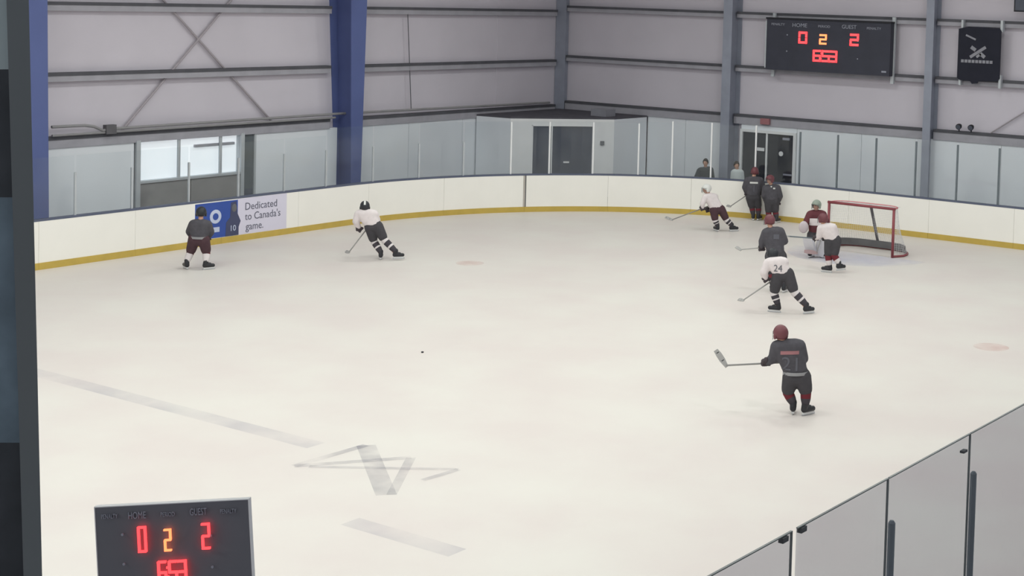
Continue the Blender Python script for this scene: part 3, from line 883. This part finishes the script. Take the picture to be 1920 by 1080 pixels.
POSE['visitor'] = ((5.788, 1.1, 0.0), dict(
    head=(-0.011, 0.0, 1.361), neck=(0.009, 0.0, 1.249), shl=(-0.101, -0.0, 1.149), shr=(0.14, 0.0, 1.156), ell=(-0.126, 0.02, 0.937), hal=(-0.105, -0.05, 0.736), elr=(0.179, 0.02, 0.946), har=(0.168, -0.05, 0.744), hil=(-0.037, 0.0, 0.652), hir=(0.107, 0.0, 0.656)))


M_SKIN = mat('skin', (206, 160, 138), rough=0.6, var=0.03)
M_EYE = mat('eye_dark', (40, 34, 32), rough=0.3)
M_JBLK = mat('jersey_black', (88, 86, 92), rough=0.9, var=0.08, scale=14, bump=0.3, bump_scale=18)
M_JWHT = mat('jersey_white', (232, 222, 222), rough=0.9, var=0.04, scale=14, bump=0.3, bump_scale=18)
M_PBLK = mat('pants_black', (76, 74, 78), rough=0.9, var=0.06, scale=10, bump=0.3, bump_scale=14)
M_PMAR = mat('pants_maroon', (84, 62, 68), rough=0.9, var=0.06, scale=10, bump=0.3, bump_scale=14)
M_SKB = mat('sock_black', (74, 70, 76), rough=0.9)
M_SKW = mat('sock_white', (230, 222, 222), rough=0.9)
M_SKR = mat('sock_red', (116, 48, 56), rough=0.9)
M_BOOT = mat('skate_boot', (54, 54, 58), rough=0.4)
M_STEEL = mat('skate_steel', (200, 204, 208), rough=0.3, metal=0.8)
M_HOLD = mat('skate_holder', (226, 226, 226), rough=0.4)
M_HRED = mat('helmet_maroon', (118, 70, 76), rough=0.4)
M_HBLK = mat('helmet_black', (52, 54, 58), rough=0.4)
M_HWHT = mat('helmet_white', (224, 224, 220), rough=0.4)
M_GLV = mat('glove_dark', (80, 72, 76), rough=0.8)
M_STRIPE = mat('stripe_grey', (156, 156, 158), rough=0.9)
M_NAME = mat('name_pink', (168, 120, 124), rough=0.9)
M_NUM = mat('number_grey', (104, 104, 112), rough=0.9)
M_CAGE = mat('cage_steel', (120, 122, 126), rough=0.4, metal=0.4)
M_SHAFT = mat('stick_shaft', (150, 148, 146), rough=0.5)
M_BLADE = mat('stick_blade', (172, 170, 168), rough=0.6)
M_TAPE = mat('stick_tape', (66, 66, 68), rough=0.8)
M_PADW = mat('pad_white', (222, 220, 226), rough=0.6)

def V(t): return Vector(t)
def mix(a, b, t): return V(a) * (1 - t) + V(b) * t

def torso(mb, P, r0, r1, inset, lo=1.0, n=6):
    for i in range(n + 1):
        t = lo * i / n
        a, b = mix(P['shl'], P['hil'], t), mix(P['shr'], P['hir'], t)
        c = (a + b) / 2
        a = c + (a - c) * max(0, 1 - inset / max((a - c).length, .01))
        b = c + (b - c) * max(0, 1 - inset / max((b - c).length, .01))
        r = r0 + (r1 - r0) * t
        mb.capsule(a, r, b, r)

def head_rot(face, tilt=0.0):
    f = V((face[0], face[1], 0)).normalized()
    s = V((f.y, -f.x, 0))
    M = Matrix((s, f, V((0, 0, 1)))).transposed()
    return M @ Matrix.Rotation(tilt, 3, 'X')

def dome(mb, c, R, rx, ry, rz, low_front, low_back, th=.012, n=20, m=9):
    """helmet shell: closed, cut higher over the face"""
    k0 = len(mb.v)
    for lay in (0, 1):
        q = 1 if lay == 0 else 1 - th / rx
        for j in range(n):
            ph = 2 * PI * j / n
            fr = max(0, math.sin(ph)) ** .7
            low = low_back + (low_front - low_back) * fr
            for i in range(m + 1):
                th_ = PI / 2 - .02 - (PI / 2 - .02 - low) * i / m
                mb.v.append(tuple(V(c) + R @ V((rx * q * math.cos(th_) * math.cos(ph), ry * q * math.cos(th_) * math.sin(ph), rz * q * math.sin(th_)))))
    w = m + 1
    for j in range(n):
        j2 = (j + 1) % n
        for i in range(m):
            a, b, c_, d = j * w + i, j2 * w + i, j2 * w + i + 1, j * w + i + 1
            mb.f.append([k0 + a, k0 + d, k0 + c_, k0 + b]); mb.mi.append(0)
            o = n * w
            mb.f.append([k0 + o + a, k0 + o + b, k0 + o + c_, k0 + o + d]); mb.mi.append(0)
        a, b = j * w + m, j2 * w + m
        mb.f.append([k0 + a, k0 + n * w + a, k0 + n * w + b, k0 + b]); mb.mi.append(0)
    for lay in (0, 1):
        mb.f.append([k0 + lay * n * w + j * w for j in range(n)]); mb.mi.append(0)
    return mb

def hand_shape(mb, h, arm, axis, k=1.0, grow=0.0):
    """palm, four fingers of different length curled round axis, thumb off the side of the palm"""
    arm = V(arm).normalized(); axis = V(axis).normalized()
    side = (arm - axis * arm.dot(axis))
    if side.length < .2:
        side = V((0, 0, -1)) - axis * axis.z * -1
    side.normalize()
    nrm = axis.cross(side)
    h = V(h)
    rr = .026 * k
    back = h - side * .035 * k
    mb.capsule(back - axis * .03 * k - side * .02 * k, (.024 + grow) * k, back + axis * .03 * k - side * .02 * k, (.024 + grow) * k, 8)
    mb.capsule(back - side * .05 * k, (.026 + grow) * k, back, (.028 + grow) * k, 8)
    for i, (off, ln) in enumerate(((-.036, .85), (-.012, 1.0), (.012, .96), (.036, .78))):
        c = h + axis * off * k
        prev = None
        for s in range(4):
            an = math.radians(-150 + 80 * s * ln)
            p = c + (side * math.cos(an) + nrm * math.sin(an)) * rr * (1.15 if s < 2 else 1.0)
            if prev is not None:
                mb.capsule(prev, (.0095 + grow * .6) * k, p, (.0085 + grow * .6) * k, 7)
            prev = p
    p0 = back + axis * .045 * k - nrm * .005
    p1 = h + axis * .062 * k + nrm * -.028 * k
    p2 = h + axis * .058 * k + side * .022 * k - nrm * .018 * k
    mb.capsule(p0, (.012 + grow * .6) * k, p1, (.011 + grow * .6) * k, 7)
    mb.capsule(p1, (.011 + grow * .6) * k, p2, (.009 + grow * .6) * k, 7)

def snap(me_obj, x, z, off=.007):
    """point of the jersey back at (x, z), seen from the near side"""
    bv = SNAP[me_obj.name]
    hit = bv.ray_cast(V((x, -3, z)), V((0, 1, 0)))
    return None if hit[0] is None else hit[0] - V((0, off, 0))
SNAP = {}
def make_snap(o):
    SNAP[o.name] = BVHTree.FromPolygons([v.co.copy() for v in o.data.vertices], [tuple(p.vertices) for p in o.data.polygons])
def patch(name, jersey, x0, x1, z0, z1, m, root, skew=0.0, nx=8, nz=3):
    mb = MB(); idx = {}
    for i in range(nx + 1):
        for j in range(nz + 1):
            x = x0 + (x1 - x0) * i / nx; z = z0 + (z1 - z0) * j / nz + skew * (i / nx - .5)
            p = snap(jersey, x, z)
            if p is not None:
                idx[i, j] = len(mb.v); mb.v.append(tuple(p))
    for i in range(nx):
        for j in range(nz):
            q = [(i, j), (i + 1, j), (i + 1, j + 1), (i, j + 1)]
            if all(k in idx for k in q):
                mb.f.append([idx[k] for k in q]); mb.mi.append(0)
    if mb.f:
        return mb.build(name, m, root, True)
def snap_text(name, body, size, x, z, jersey, m, root, rot=0.0, width=None):
    me = text_mesh(body, size)
    bm = bmesh.new(); bm.from_mesh(me)
    bmesh.ops.triangulate(bm, faces=bm.faces)
    bmesh.ops.subdivide_edges(bm, edges=bm.edges, cuts=1, use_grid_fill=True)
    xs = [v.co.x for v in bm.verts]
    sc = width / (max(xs) - min(xs)) if width else 1
    for v in bm.verts:
        a, b = v.co.x * sc, v.co.y
        X = x + a * math.cos(rot) - b * math.sin(rot); Z = z + a * math.sin(rot) + b * math.cos(rot)
        p = snap(jersey, X, Z, .009)
        v.co = p if p is not None else V((X, 0, Z))
    bm.to_mesh(me); bm.free()
    me.materials.clear()
    return link(name, me, m, root)

def skate(root, an, to, m_boot=None):
    z0 = max(0.0, an[2] - .165)
    d = V((to[0] - an[0], to[1] - an[1], 0))
    d = d.normalized() if d.length > .02 else V((0, 1, 0))
    s = V((-d.y, d.x, 0))
    a = V((an[0], an[1], z0 + .19))
    heel = V((an[0], an[1], z0 + .095)) - d * .025
    toe = heel + d * .185 - V((0, 0, .008))
    mb = MB()
    mb.capsule(a, .056, heel, .05, 12).capsule(heel, .05, toe, .041, 12).capsule(heel + V((0, 0, .03)), .045, mix(heel, toe, .6) + V((0, 0, .025)), .04, 12)
    b = mb.build('skate', m_boot or M_BOOT, root, True)
    def slab(p, q, w, za, zb, name, m, par):
        P = [V((p.x, p.y, 0)) - s * w, V((q.x, q.y, 0)) - s * w, V((q.x, q.y, 0)) + s * w, V((p.x, p.y, 0)) + s * w]
        MB().hexa([k + V((0, 0, za)) for k in P] + [k + V((0, 0, zb)) for k in P]).build(name, m, par)
    slab(heel - d * .03, toe + d * .02, .022, z0 + .022, z0 + .052, 'blade_holder', M_HOLD, b)
    slab(heel - d * .05, toe + d * .045, .004, z0, z0 + .024, 'blade', M_STEEL, b)
    return V((an[0], an[1], z0 + .2))

YAWL = 0.5756
def player(key, label, jersey, pants, socks, helmet, face=(0, 1), stripe=None, tilt=0.0, group=None, gl_m=None, cage=True, k=1.0, helmet_stripe=None, hem=.80):
    G, P = POSE[key]
    root = empty('person', G, YAWL)
    tag(root, label, 'person', group)
    P = {a: V(b) for a, b in P.items()}
    hd = P['head']
    HR = head_rot(face, tilt)
    anl = skate(root, P['anl'], P['tol']); anr = skate(root, P['anr'], P['tor'])
    # one continuous body under the kit
    mb = MB()
    torso(mb, P, .085, .10, .07)
    mb.capsule(P['neck'] - V((0, 0, .04)), .058, hd - V((0, 0, .03)), .052)
    mb.capsule((P['shl'] + P['shr']) / 2, .075, P['neck'], .058)
    mb.ellipsoid(hd + V((0, 0, .01)), .078, .095, .115, HR)
    mb.ellipsoid(hd + HR @ V((0, .035, -.055)), .055, .06, .055, HR)
    mb.capsule(hd + HR @ V((0, .088, .01)), .012, hd + HR @ V((0, .108, -.02)), .016, 8)
    for s in (-1, 1):
        mb.ellipsoid(hd + HR @ V((s * .08, -.005, -.005)), .014, .024, .032, HR, 8, 6)
    st = (P['s0'] - P['s1']) if 's0' in P else V((1, 0, .2))
    for sh, el, ha in (('shl', 'ell', 'hal'), ('shr', 'elr', 'har')):
        mb.capsule(P[sh], .066, P[el], .052).capsule(P[el], .052, mix(P[el], P[ha], .8), .038)
        hand_shape(mb, P[ha], P[ha] - P[el], st)
    for hi, kn, an in (('hil', 'knl', anl), ('hir', 'knr', anr)):
        mb.capsule(P[hi], .098, P[kn], .068).capsule(P[kn], .066, mix(P[kn], an, .35), .066).capsule(mix(P[kn], an, .35), .066, an - V((0, 0, .08)), .042)
    body = fuse('body', mb, .018, M_SKIN, root)
    for s in (-1, 1):
        MB().ellipsoid(hd + HR @ V((s * .031, .088, .012)), .012, .008, .009, HR, 8, 6).build('eye', M_EYE, body, True)
    MB().capsule(hd + HR @ V((-.022, .094, -.052)), .005, hd + HR @ V((.022, .094, -.052)), .005, 6).build('mouth', mat('lip', (160, 92, 88)), body, True)
    # jersey
    mb = MB()
    torso(mb, P, .118 * k, .138 * k, .055, hem, 8)
    mb.capsule((P['shl'] + P['shr']) / 2 + V((0, 0, .0)), .115, mix((P['shl'] + P['shr']) / 2, P['neck'], .55), .085)
    for sh, el, ha in (('shl', 'ell', 'hal'), ('shr', 'elr', 'har')):
        mb.capsule(P[sh], .10 * k, P[el], .084 * k).capsule(P[el], .084 * k, mix(P[el], P[ha], .62), .066 * k)
    js = fuse('jersey', mb, .018, jersey, root)
    make_snap(js)
    if stripe:
        mh = MB()
        a, b = mix(P['shl'], P['hil'], hem + .06), mix(P['shr'], P['hir'], hem + .06)
        c = (a + b) / 2; ax = (b - a).normalized()
        ring = []
        for i in range(28):
            an_ = 2 * PI * i / 28
            w = (b - a).length / 2 - .055 + .146 * k + .004
            ring.append(c + ax * math.cos(an_) * w + V((0, 1, 0)) * math.sin(an_) * (.146 * k + .004))
        up = V((0, 0, 1)) * .025
        for i in range(28):
            p, q = ring[i], ring[(i + 1) % 28]
            mh.poly([p - up, q - up, q + up, p + up], [(0, 1, 2, 3)])
        mh.build('hem_stripe', stripe, js, True)
    # padded pants
    mb = MB()
    wl_, wr_ = mix(P['hil'], P['shl'], .16), mix(P['hir'], P['shr'], .16)
    mb.capsule(mix(wl_, wr_, .2), .132 * k, mix(wl_, wr_, .8), .132 * k)
    mb.capsule(P['hil'] - V((0, 0, .02)), .13 * k, P['hir'] - V((0, 0, .02)), .13 * k)
    for hi, kn in (('hil', 'knl'), ('hir', 'knr')):
        e = mix(P[hi], P[kn], .80)
        mb.capsule(P[hi], .135 * k, e, .112 * k)
    fuse('hockey_pants', mb, .018, pants, root)
    # socks with bands, knees padded
    for kn, an in (('knl', anl), ('knr', anr)):
        p, q = P[kn], an - V((0, 0, .03))
        u = (p - q).normalized()
        pts = [p + u * .06, p + u * .045, p, mix(p, q, .2), mix(p, q, .38), mix(p, q, .5), mix(p, q, .62), mix(p, q, .74), mix(p, q, .88), q]
        MB().tube(pts, [.05, .07, .084, .082, .08, .078, .075, .07, .062, .058], 14, mis=socks[1]).build('sock', socks[0], root, True)
    # gloves
    for el, ha in (('ell', 'hal'), ('elr', 'har')):
        mb = MB()
        hand_shape(mb, P[ha], P[ha] - P[el], st, 1.12, .012)
        d = (P[ha] - P[el]).normalized()
        mb.tube([P[ha] - d * .16, P[ha] - d * .12, P[ha] - d * .05], [.062, .06, .044], 12)
        mb.build('glove', gl_m or M_GLV, root, True)
    # helmet, cage, chin
    mb = MB()
    dome(mb, hd + V((0, 0, .018)), HR, .112, .135, .125, .12, -.75)
    h = mb.build('helmet', helmet, root, True)
    for s in (-1, 1):
        MB().ellipsoid(hd + HR @ V((s * .103, .0, -.03)), .018, .04, .05, HR, 10, 6).build('ear_guard', helmet, h, True)
    if helmet_stripe:
        pts = [hd + V((0, 0, .018)) + HR @ V((0, .137 * math.cos(t), .128 * math.sin(t))) for t in [math.radians(20 + 14 * i) for i in range(11)]]
        mbs = MB()
        sx = HR @ V((.022, 0, 0))
        for p, q in zip(pts, pts[1:]):
            mbs.poly([p - sx, p + sx, q + sx, q - sx], [(0, 1, 2, 3)])
        mbs.build('helmet_stripe', helmet_stripe, h)
    if cage:
        mb = MB()
        c = hd + V((0, 0, -.03))
        for i in range(7):
            ph = math.radians(-66 + 22 * i)
            mb.tube([c + HR @ V((.118 * math.sin(ph), .142 * math.cos(ph), z)) for z in (.06, .0, -.06)] , .003, 5)
        for z in (.06, .02, -.02, -.06):
            mb.tube([c + HR @ V((.118 * math.sin(math.radians(a)), .142 * math.cos(math.radians(a)), z)) for a in range(-70, 71, 20)], .003, 5)
        mb.build('face_cage', M_CAGE, h)
    return root, P, js, G

def stick(G, P, label, shaft=None, blade=None, tape=True, height=.075, group=None, rad=.0145):
    o = empty('hockey_stick', G, YAWL)
    tag(o, label, 'hockey stick', group)
    s0, s1, s2 = P['s0'], P['s1'], P['s2']
    if s1.z < .06: s1 = V((s1.x, s1.y, .06))
    if s2.z < .05: s2 = V((s2.x, s2.y, .05))
    MB().tube([s0, s1], rad, 8).build('shaft', shaft or M_SHAFT, o, True)
    MB().tube([s0 + (s0 - s1).normalized() * .01, mix(s0, s1, .05)], rad + .003, 8).build('butt_tape', M_TAPE, o)
    d = (s2 - s1); d.normalize()
    sh = (s0 - s1).normalized()
    up = (sh - d * sh.dot(d)).normalized() * height / 2
    th = d.cross(up).normalized() * .008
    bow = th * 2.0
    mb = MB()
    st = [s1 - d * .03, mix(s1, s2, .35) + bow * .5, mix(s1, s2, .7) + bow, s2 + bow * 2.2]
    sc = [.55, 1, 1, .75]
    for i in range(3):
        p, q = st[i], st[i + 1]; a, b = sc[i], sc[i + 1]
        mb.hexa([p - up * a - th, q - up * b - th, q - up * b + th, p - up * a + th, p + up * a - th, q + up * b - th, q + up * b + th, p + up * a + th])
    mb.build('blade', blade or M_BLADE, o)
    if tape:
        mt = MB()
        p, q = mix(s1, s2, .3) + bow * .5, mix(s1, s2, .85) + bow * 1.6
        t2 = th * 1.2
        mt.hexa([p - up * .5 - t2, q - up * .5 - t2, q - up * .5 + t2, p - up * .5 + t2, p + up * .5 - t2, q + up * .5 - t2, q + up * .5 + t2, p + up * .5 + t2])
        mt.build('blade_tape', M_TAPE, o)
    return o

DK = ([M_SKB, M_SKR], [0, 0, 0, 1, 1, 0, 0, 0, 0])
DR = ([M_SKB, M_SKR], [1, 1, 1, 1, 1, 0, 0, 0, 0])
WT = ([M_SKW, M_SKB, M_SKR], [0, 0, 0, 1, 1, 0, 1, 1, 1])
WR = ([M_SKW, M_SKB, M_SKR], [0, 2, 2, 2, 2, 0, 0, 0, 0])

r1, P, js, G = player('near', 'nearest player in black jersey and maroon helmet, back turned, stick held out', M_JBLK, M_PBLK, DR, M_HRED, face=(-.5, 1), stripe=M_STRIPE, group='players in black jerseys')
patch('name_bar', js, -.36, -.08, .955, 1.01, M_NAME, js, .02)
snap_text('back_number', '21', .30, -.19, .80, js, M_NUM, js, width=.24)
stick(G, P, 'light hockey stick held level by the nearest black-jersey player', blade=M_BLADE, height=.09, group='hockey sticks')

r2, P, js, G = player('turning', 'white-jersey player in black helmet leaning into a turn near the left advert', M_JWHT, M_PBLK, WT, M_HBLK, face=(-.2, 1), group='players in white jerseys', k=.98, helmet_stripe=M_HWHT)
stick(G, P, 'pale hockey stick on the ice of the leaning white-jersey player', tape=False, shaft=M_BLADE, group='hockey sticks')

r3, P, js, G = player('boards', 'black-jersey player crouching in front of the blue advert on far boards', M_JBLK, M_PMAR, ([M_SKW, M_SKR], [1, 1, 1, 0, 0, 0, 0, 0, 0]), M_HBLK, face=(-.1, 1), stripe=M_STRIPE, group='players in black jerseys')

r4, P, js, G = player('whitehelm', 'white-jersey player in white helmet skating left along the end boards', M_JWHT, M_PMAR, WT, M_HWHT, face=(-1, -.35), group='players in white jerseys', k=.9)
stick(G, P, 'grey hockey stick pointing left from the white-helmeted player', group='hockey sticks')

r5, P, js, G = player('wallboard', 'black-jersey player standing with back turned against end boards before black door', M_JBLK, M_PBLK, DK, M_HRED, face=(.2, 1), group='players in black jerseys', k=.95)
patch('name_bar', js, -.10, .13, 1.07, 1.12, M_HWHT, js)
snap_text('back_number', '1', .26, .02, .92, js, M_NUM, js)
stick(G, P, 'grey hockey stick slanting down left from player by the black door', tape=True, group='hockey sticks')

r6, P, js, G = player('talker', 'black-jersey player with white collar standing right of the one by the black door', M_JBLK, M_PBLK, DR, M_HRED, face=(-.8, -.5), group='players in black jerseys', k=.95)
patch('shoulder_patch', js, .10, .16, .98, 1.02, M_HWHT, js, nx=3)
MB().tube([P['neck'] - V((.10, 0, .03)), P['neck'] - V((0, .09, .04)), P['neck'] + V((.10, 0, -.01))], .025, 8).build('white_collar', M_HWHT, js, True)

r7, P, js, G = player('slot', 'black-jersey player standing directly behind the striding white-jersey player', M_JBLK, M_PBLK, DK, M_HRED, face=(-.5, .8), group='players in black jerseys')
patch('shoulder_patch', js, -.10, .02, 1.18, 1.28, M_NUM, js)
stick(G, P, 'thin pale hockey stick pointing left from player behind the striding one', tape=False, shaft=M_BLADE, group='hockey sticks', rad=.012)

r8, P, js, G = player('number', 'striding white-jersey player with black pants in front of the goal mouth', M_JWHT, M_PBLK, WT, M_HBLK, face=(-.7, .7), group='players in white jerseys', tilt=-.2)
snap_text('back_number', '24', .2, -.31, .92, js, M_NUM, js, width=.17)
stick(G, P, 'pale hockey stick angled down left from the striding white-jersey player', shaft=M_BLADE, group='hockey sticks')

r9, P, js, G = player('front', 'white-jersey player in maroon helmet leaning at the goal post before the goalie', M_JWHT, M_PBLK, WR, M_HRED, face=(-.6, .8), group='players in white jerseys', k=.95)
stick(G, P, 'grey hockey stick held level by the player at the goal post', shaft=M_STAN, tape=False, group='hockey sticks', rad=.016)

# goalie: player plus pads, blocker and catching glove
r10, P, js, G = player('goalie', 'goalie in white pads and maroon jersey crouched at the goal mouth', mat('jersey_maroon', (104, 58, 64), rough=0.9), M_PBLK, ([M_SKW], [0] * 9), mat('mask_grey', (150, 160, 148), rough=0.4), face=(-.6, -.8), group=None)
for kn, an in (('knl', 'anl'), ('knr', 'anr')):
    a, b = P[kn], P[an]
    u = (a - b).normalized(); f = V((-.45, -.85, 0)).normalized(); s = u.cross(f).normalized()
    mb = MB()
    p0, p1 = b - u * .05 + f * .06, a + u * .16 + f * .07
    p0.z = max(p0.z, .02)
    rows = [(p0, .12), (mix(p0, p1, .3), .14), (mix(p0, p1, .65), .15), (p1, .125)]
    for (c0, w0), (c1, w1) in zip(rows, rows[1:]):
        mb.hexa([c0 - s * w0 - f * .03, c0 + s * w0 - f * .03, c0 + s * w0 * .85 + f * .06, c0 - s * w0 * .85 + f * .06,
                 c1 - s * w1 - f * .03, c1 + s * w1 - f * .03, c1 + s * w1 * .85 + f * .06, c1 - s * w1 * .85 + f * .06])
    mb.build('leg_pad', M_PADW, r10)
MB().ellipsoid(P['hal'] + V((-.02, -.03, .02)), .12, .07, .15).build('catching_glove', mat('trapper_pale', (204, 192, 196), rough=0.7), r10, True)
mb = MB(); c = P['har'] + V((0, -.06, 0))
mb.box(c.x - .10, c.x + .10, c.y - .03, c.y + .03, c.z - .17, c.z + .17); mb.build('blocker', M_PADW, r10)
patch('chest_yoke', js, -.20, .10, .80, .98, M_JWHT, js, nx=8, nz=5)
stick(G, P, 'wide goalie stick with pinkish blade resting on ice before the goalie', shaft=M_BLADE, blade=mat('goalie_blade', (176, 150, 152)), tape=False, height=.10, group='hockey sticks')

# ---- people standing behind the boards
def bystander(key, label, coat, hair, face):
    G, P = POSE[key]
    root = empty('person', G, YAWL); tag(root, label, 'person')
    root.location.z = -0.03
    P = {a: V(b) for a, b in P.items()}
    hd = P['head']; HR = head_rot(face)
    mb = MB()
    torso(mb, P, .08, .09, .06)
    mb.capsule((P['shl'] + P['shr']) / 2, .07, P['neck'], .055).capsule(P['neck'], .054, hd, .05)
    mb.ellipsoid(hd + V((0, 0, .01)), .075, .092, .112, HR).ellipsoid(hd + HR @ V((0, .035, -.055)), .052, .056, .052, HR)
    mb.capsule(hd + HR @ V((0, .086, .01)), .012, hd + HR @ V((0, .106, -.02)), .015, 8)
    for s in (-1, 1):
        mb.ellipsoid(hd + HR @ V((s * .078, -.005, -.005)), .014, .022, .03, HR, 8, 6)
    for sh, el, ha in (('shl', 'ell', 'hal'), ('shr', 'elr', 'har')):
        mb.capsule(P[sh], .06, P[el], .05).capsule(P[el], .048, mix(P[el], P[ha], .85), .036)
        hand_shape(mb, P[ha], P[ha] - P[el], (1, 0, .2))
    feet = []
    for hi in ('hil', 'hir'):
        a = P[hi]; f = V((a.x, a.y + .02, .06)); kn = mix(a, f, .48) + V((0, -.02, 0))
        mb.capsule(a, .085, kn, .062).capsule(kn, .06, f, .042); feet.append((a, kn, f))
    body = fuse('body', mb, .018, M_SKIN, root)
    for s in (-1, 1):
        MB().ellipsoid(hd + HR @ V((s * .03, .086, .012)), .011, .008, .008, HR, 8, 6).build('eye', M_EYE, body, True)
    mb = MB()
    torso(mb, P, .105, .12, .05, 1.0, 8)
    mb.capsule((P['shl'] + P['shr']) / 2, .10, mix((P['shl'] + P['shr']) / 2, P['neck'], .5), .075)
    for sh, el, ha in (('shl', 'ell', 'hal'), ('shr', 'elr', 'har')):
        mb.capsule(P[sh], .082, P[el], .068).capsule(P[el], .066, mix(P[el], P[ha], .8), .05)
    fuse('coat', mb, .018, coat, root)
    mb = MB()
    mb.capsule(P['hil'], .11, P['hir'], .11)
    for a, kn, f in feet:
        mb.capsule(a, .10, kn, .08).capsule(kn, .078, f + V((0, 0, .03)), .06)
    fuse('trousers', mb, .02, mat('trousers_dark', (56, 58, 68), rough=0.9), root)
    for a, kn, f in feet:
        MB().capsule(V((f.x, f.y, .045)), .045, V((f.x, f.y - .14, .04)), .038).build('shoe', M_BOOT, root, True)
    mb = MB()
    dome(mb, hd + V((0, 0, .012)), HR, .088, .106, .122, .45, -.55)
    mb.build('hair', hair, root, True)
bystander('spectator', 'person in dark coat leaning behind the end boards near the white post', mat('coat_dark', (66, 70, 74), rough=0.9), mat('hair_dark', (50, 46, 44), rough=0.8), (-.3, -1))
bystander('visitor', 'person in pale top behind glass left of the black double door', mat('coat_pale', (206, 212, 212), rough=0.9), mat('hair_brown', (62, 56, 52), rough=0.8), (.2, -1))

# ---- loose pucks of dirt on the ice: small dark specks
for (X, Y), lab in (((11.58, -18.43), 'tiny dark speck on open ice left of the nearest player'),):
    pk = MB().tube([(X, Y, 0), (X, Y, .02)], .022, 16).build('puck', M_BLACK); tag(pk, lab, 'puck')

# ================================================================== NEAR THINGS
# overlaid scoreboard inset, added as a solid board beside the near glass
C0 = V((30.1208, -38.1104, 6.3191))
TD = 4.4
def ray(u, v, d):
    return C0 + (fwd + rgt * ((u - 960 - 372.76) / F_PX) - upv * ((v - 540 + 393.10) / F_PX)) * d
a, b, c_ = ray(178, 952, TD), ray(465, 937, TD), ray(180, 1125, TD)
ts = empty('inset_scoreboard', ((a + b) / 2).xy.to_3d() + V((0, 0, -0.03)))
tag(ts, 'overlaid scoreboard inset with red digits, added as a board beside the near glass', 'scoreboard')
def _ts():
    ax = (b - a); w = ax.length; ax.normalize()
    dn = (c_ - a); h = dn.length; ay = -dn.normalized()
    az = ax.cross(ay).normalized(); ay = az.cross(ax)
    P = [a + ax * x - ay * y - az * z for z in (.02, 0) for x, y in ((0, h), (w, h), (w, 0), (0, 0))]
    MB().hexa(P).build('cabinet', mat('inset_face', (112, 113, 120), rough=0.6, var=0.03), ts)
    e = .0025  # white halo round the inset, painted as a thin border
    for n_, x0, x1, y0, y1 in (('halo_trim', -e, w + e, -e, 0), ('halo_trim', -e, 0, 0, h), ('halo_trim', w, w + e, 0, h)):
        MB().hexa([a + ax * x - ay * y - az * z for z in (.021, -.001) for x, y in ((x0, y1), (x1, y1), (x1, y0), (x0, y0))]).build(n_, M_WHITE, ts)
    scoreboard_face(ts, a, ax, ay, w, h, .10, .36, .73, .055, .28, .058, .25, .95)
    base = (a + b) / 2 - az * .01
    MB().tube([(base.x, base.y, -0.03), (base.x, base.y, a.z - h)], .018, 10).build('pole', M_BLACK, ts)  # pole and foot invented to hold the inset board up
    MB().tube([(base.x, base.y, -0.03), (base.x, base.y, .0)], .18, 16).build('foot_plate', M_BLACK, ts)
kids(ts, _ts)

# screen bezel, added as an upright post standing on the stand floor
fr = empty('added_bezel_post', (ray(60, 1080, 2.0).x, ray(60, 1080, 2.0).y, 4.45))
tag(fr, 'black screen bezel at the left edge of the view, added as an upright post', 'post')
def _fr():
    def col(name, u0t, u1t, u0b, u1b, m, d, th, v0=-160, v1=3000, z_clip=None):
        def lerp(v, a, b): return a + (b - a) * v / 1080
        P = []
        for v in (v1, v0):
            for dd_, (k0, k1) in ((d, (u0t, u0b)), (d, (u1t, u1b)), (d + th, (u1t, u1b)), (d + th, (u0t, u0b))):
                q = ray(lerp(v, k0, k1), v, dd_)
                P.append(q)
        MB().hexa(P).build(name, m, fr)
    M_BEZ = mat('bezel_black', (112, 118, 120), rough=0.6, var=0.04)
    col('bezel_bar', 12, 54, 44, 79, M_BEZ, 2.0, .05, -160, 2700)
    M_SIDE = mat('blurred_room_dark', (78, 82, 88), rough=0.7, var=0.2, scale=9)
    M_SIDE2 = mat('blurred_room_blue', (128, 148, 162), rough=0.4, var=0.2, scale=12)
    for v0, v1, m in ((-160, 130, mat('blurred_room_pale', (176, 190, 192), rough=0.5)), (130, 370, M_SIDE), (370, 830, M_SIDE2), (830, 2700, M_SIDE)):  # added strips painting the blurred room and its bluish light beyond the bezel
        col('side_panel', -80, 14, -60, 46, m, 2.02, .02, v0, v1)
kids(fr, _fr)
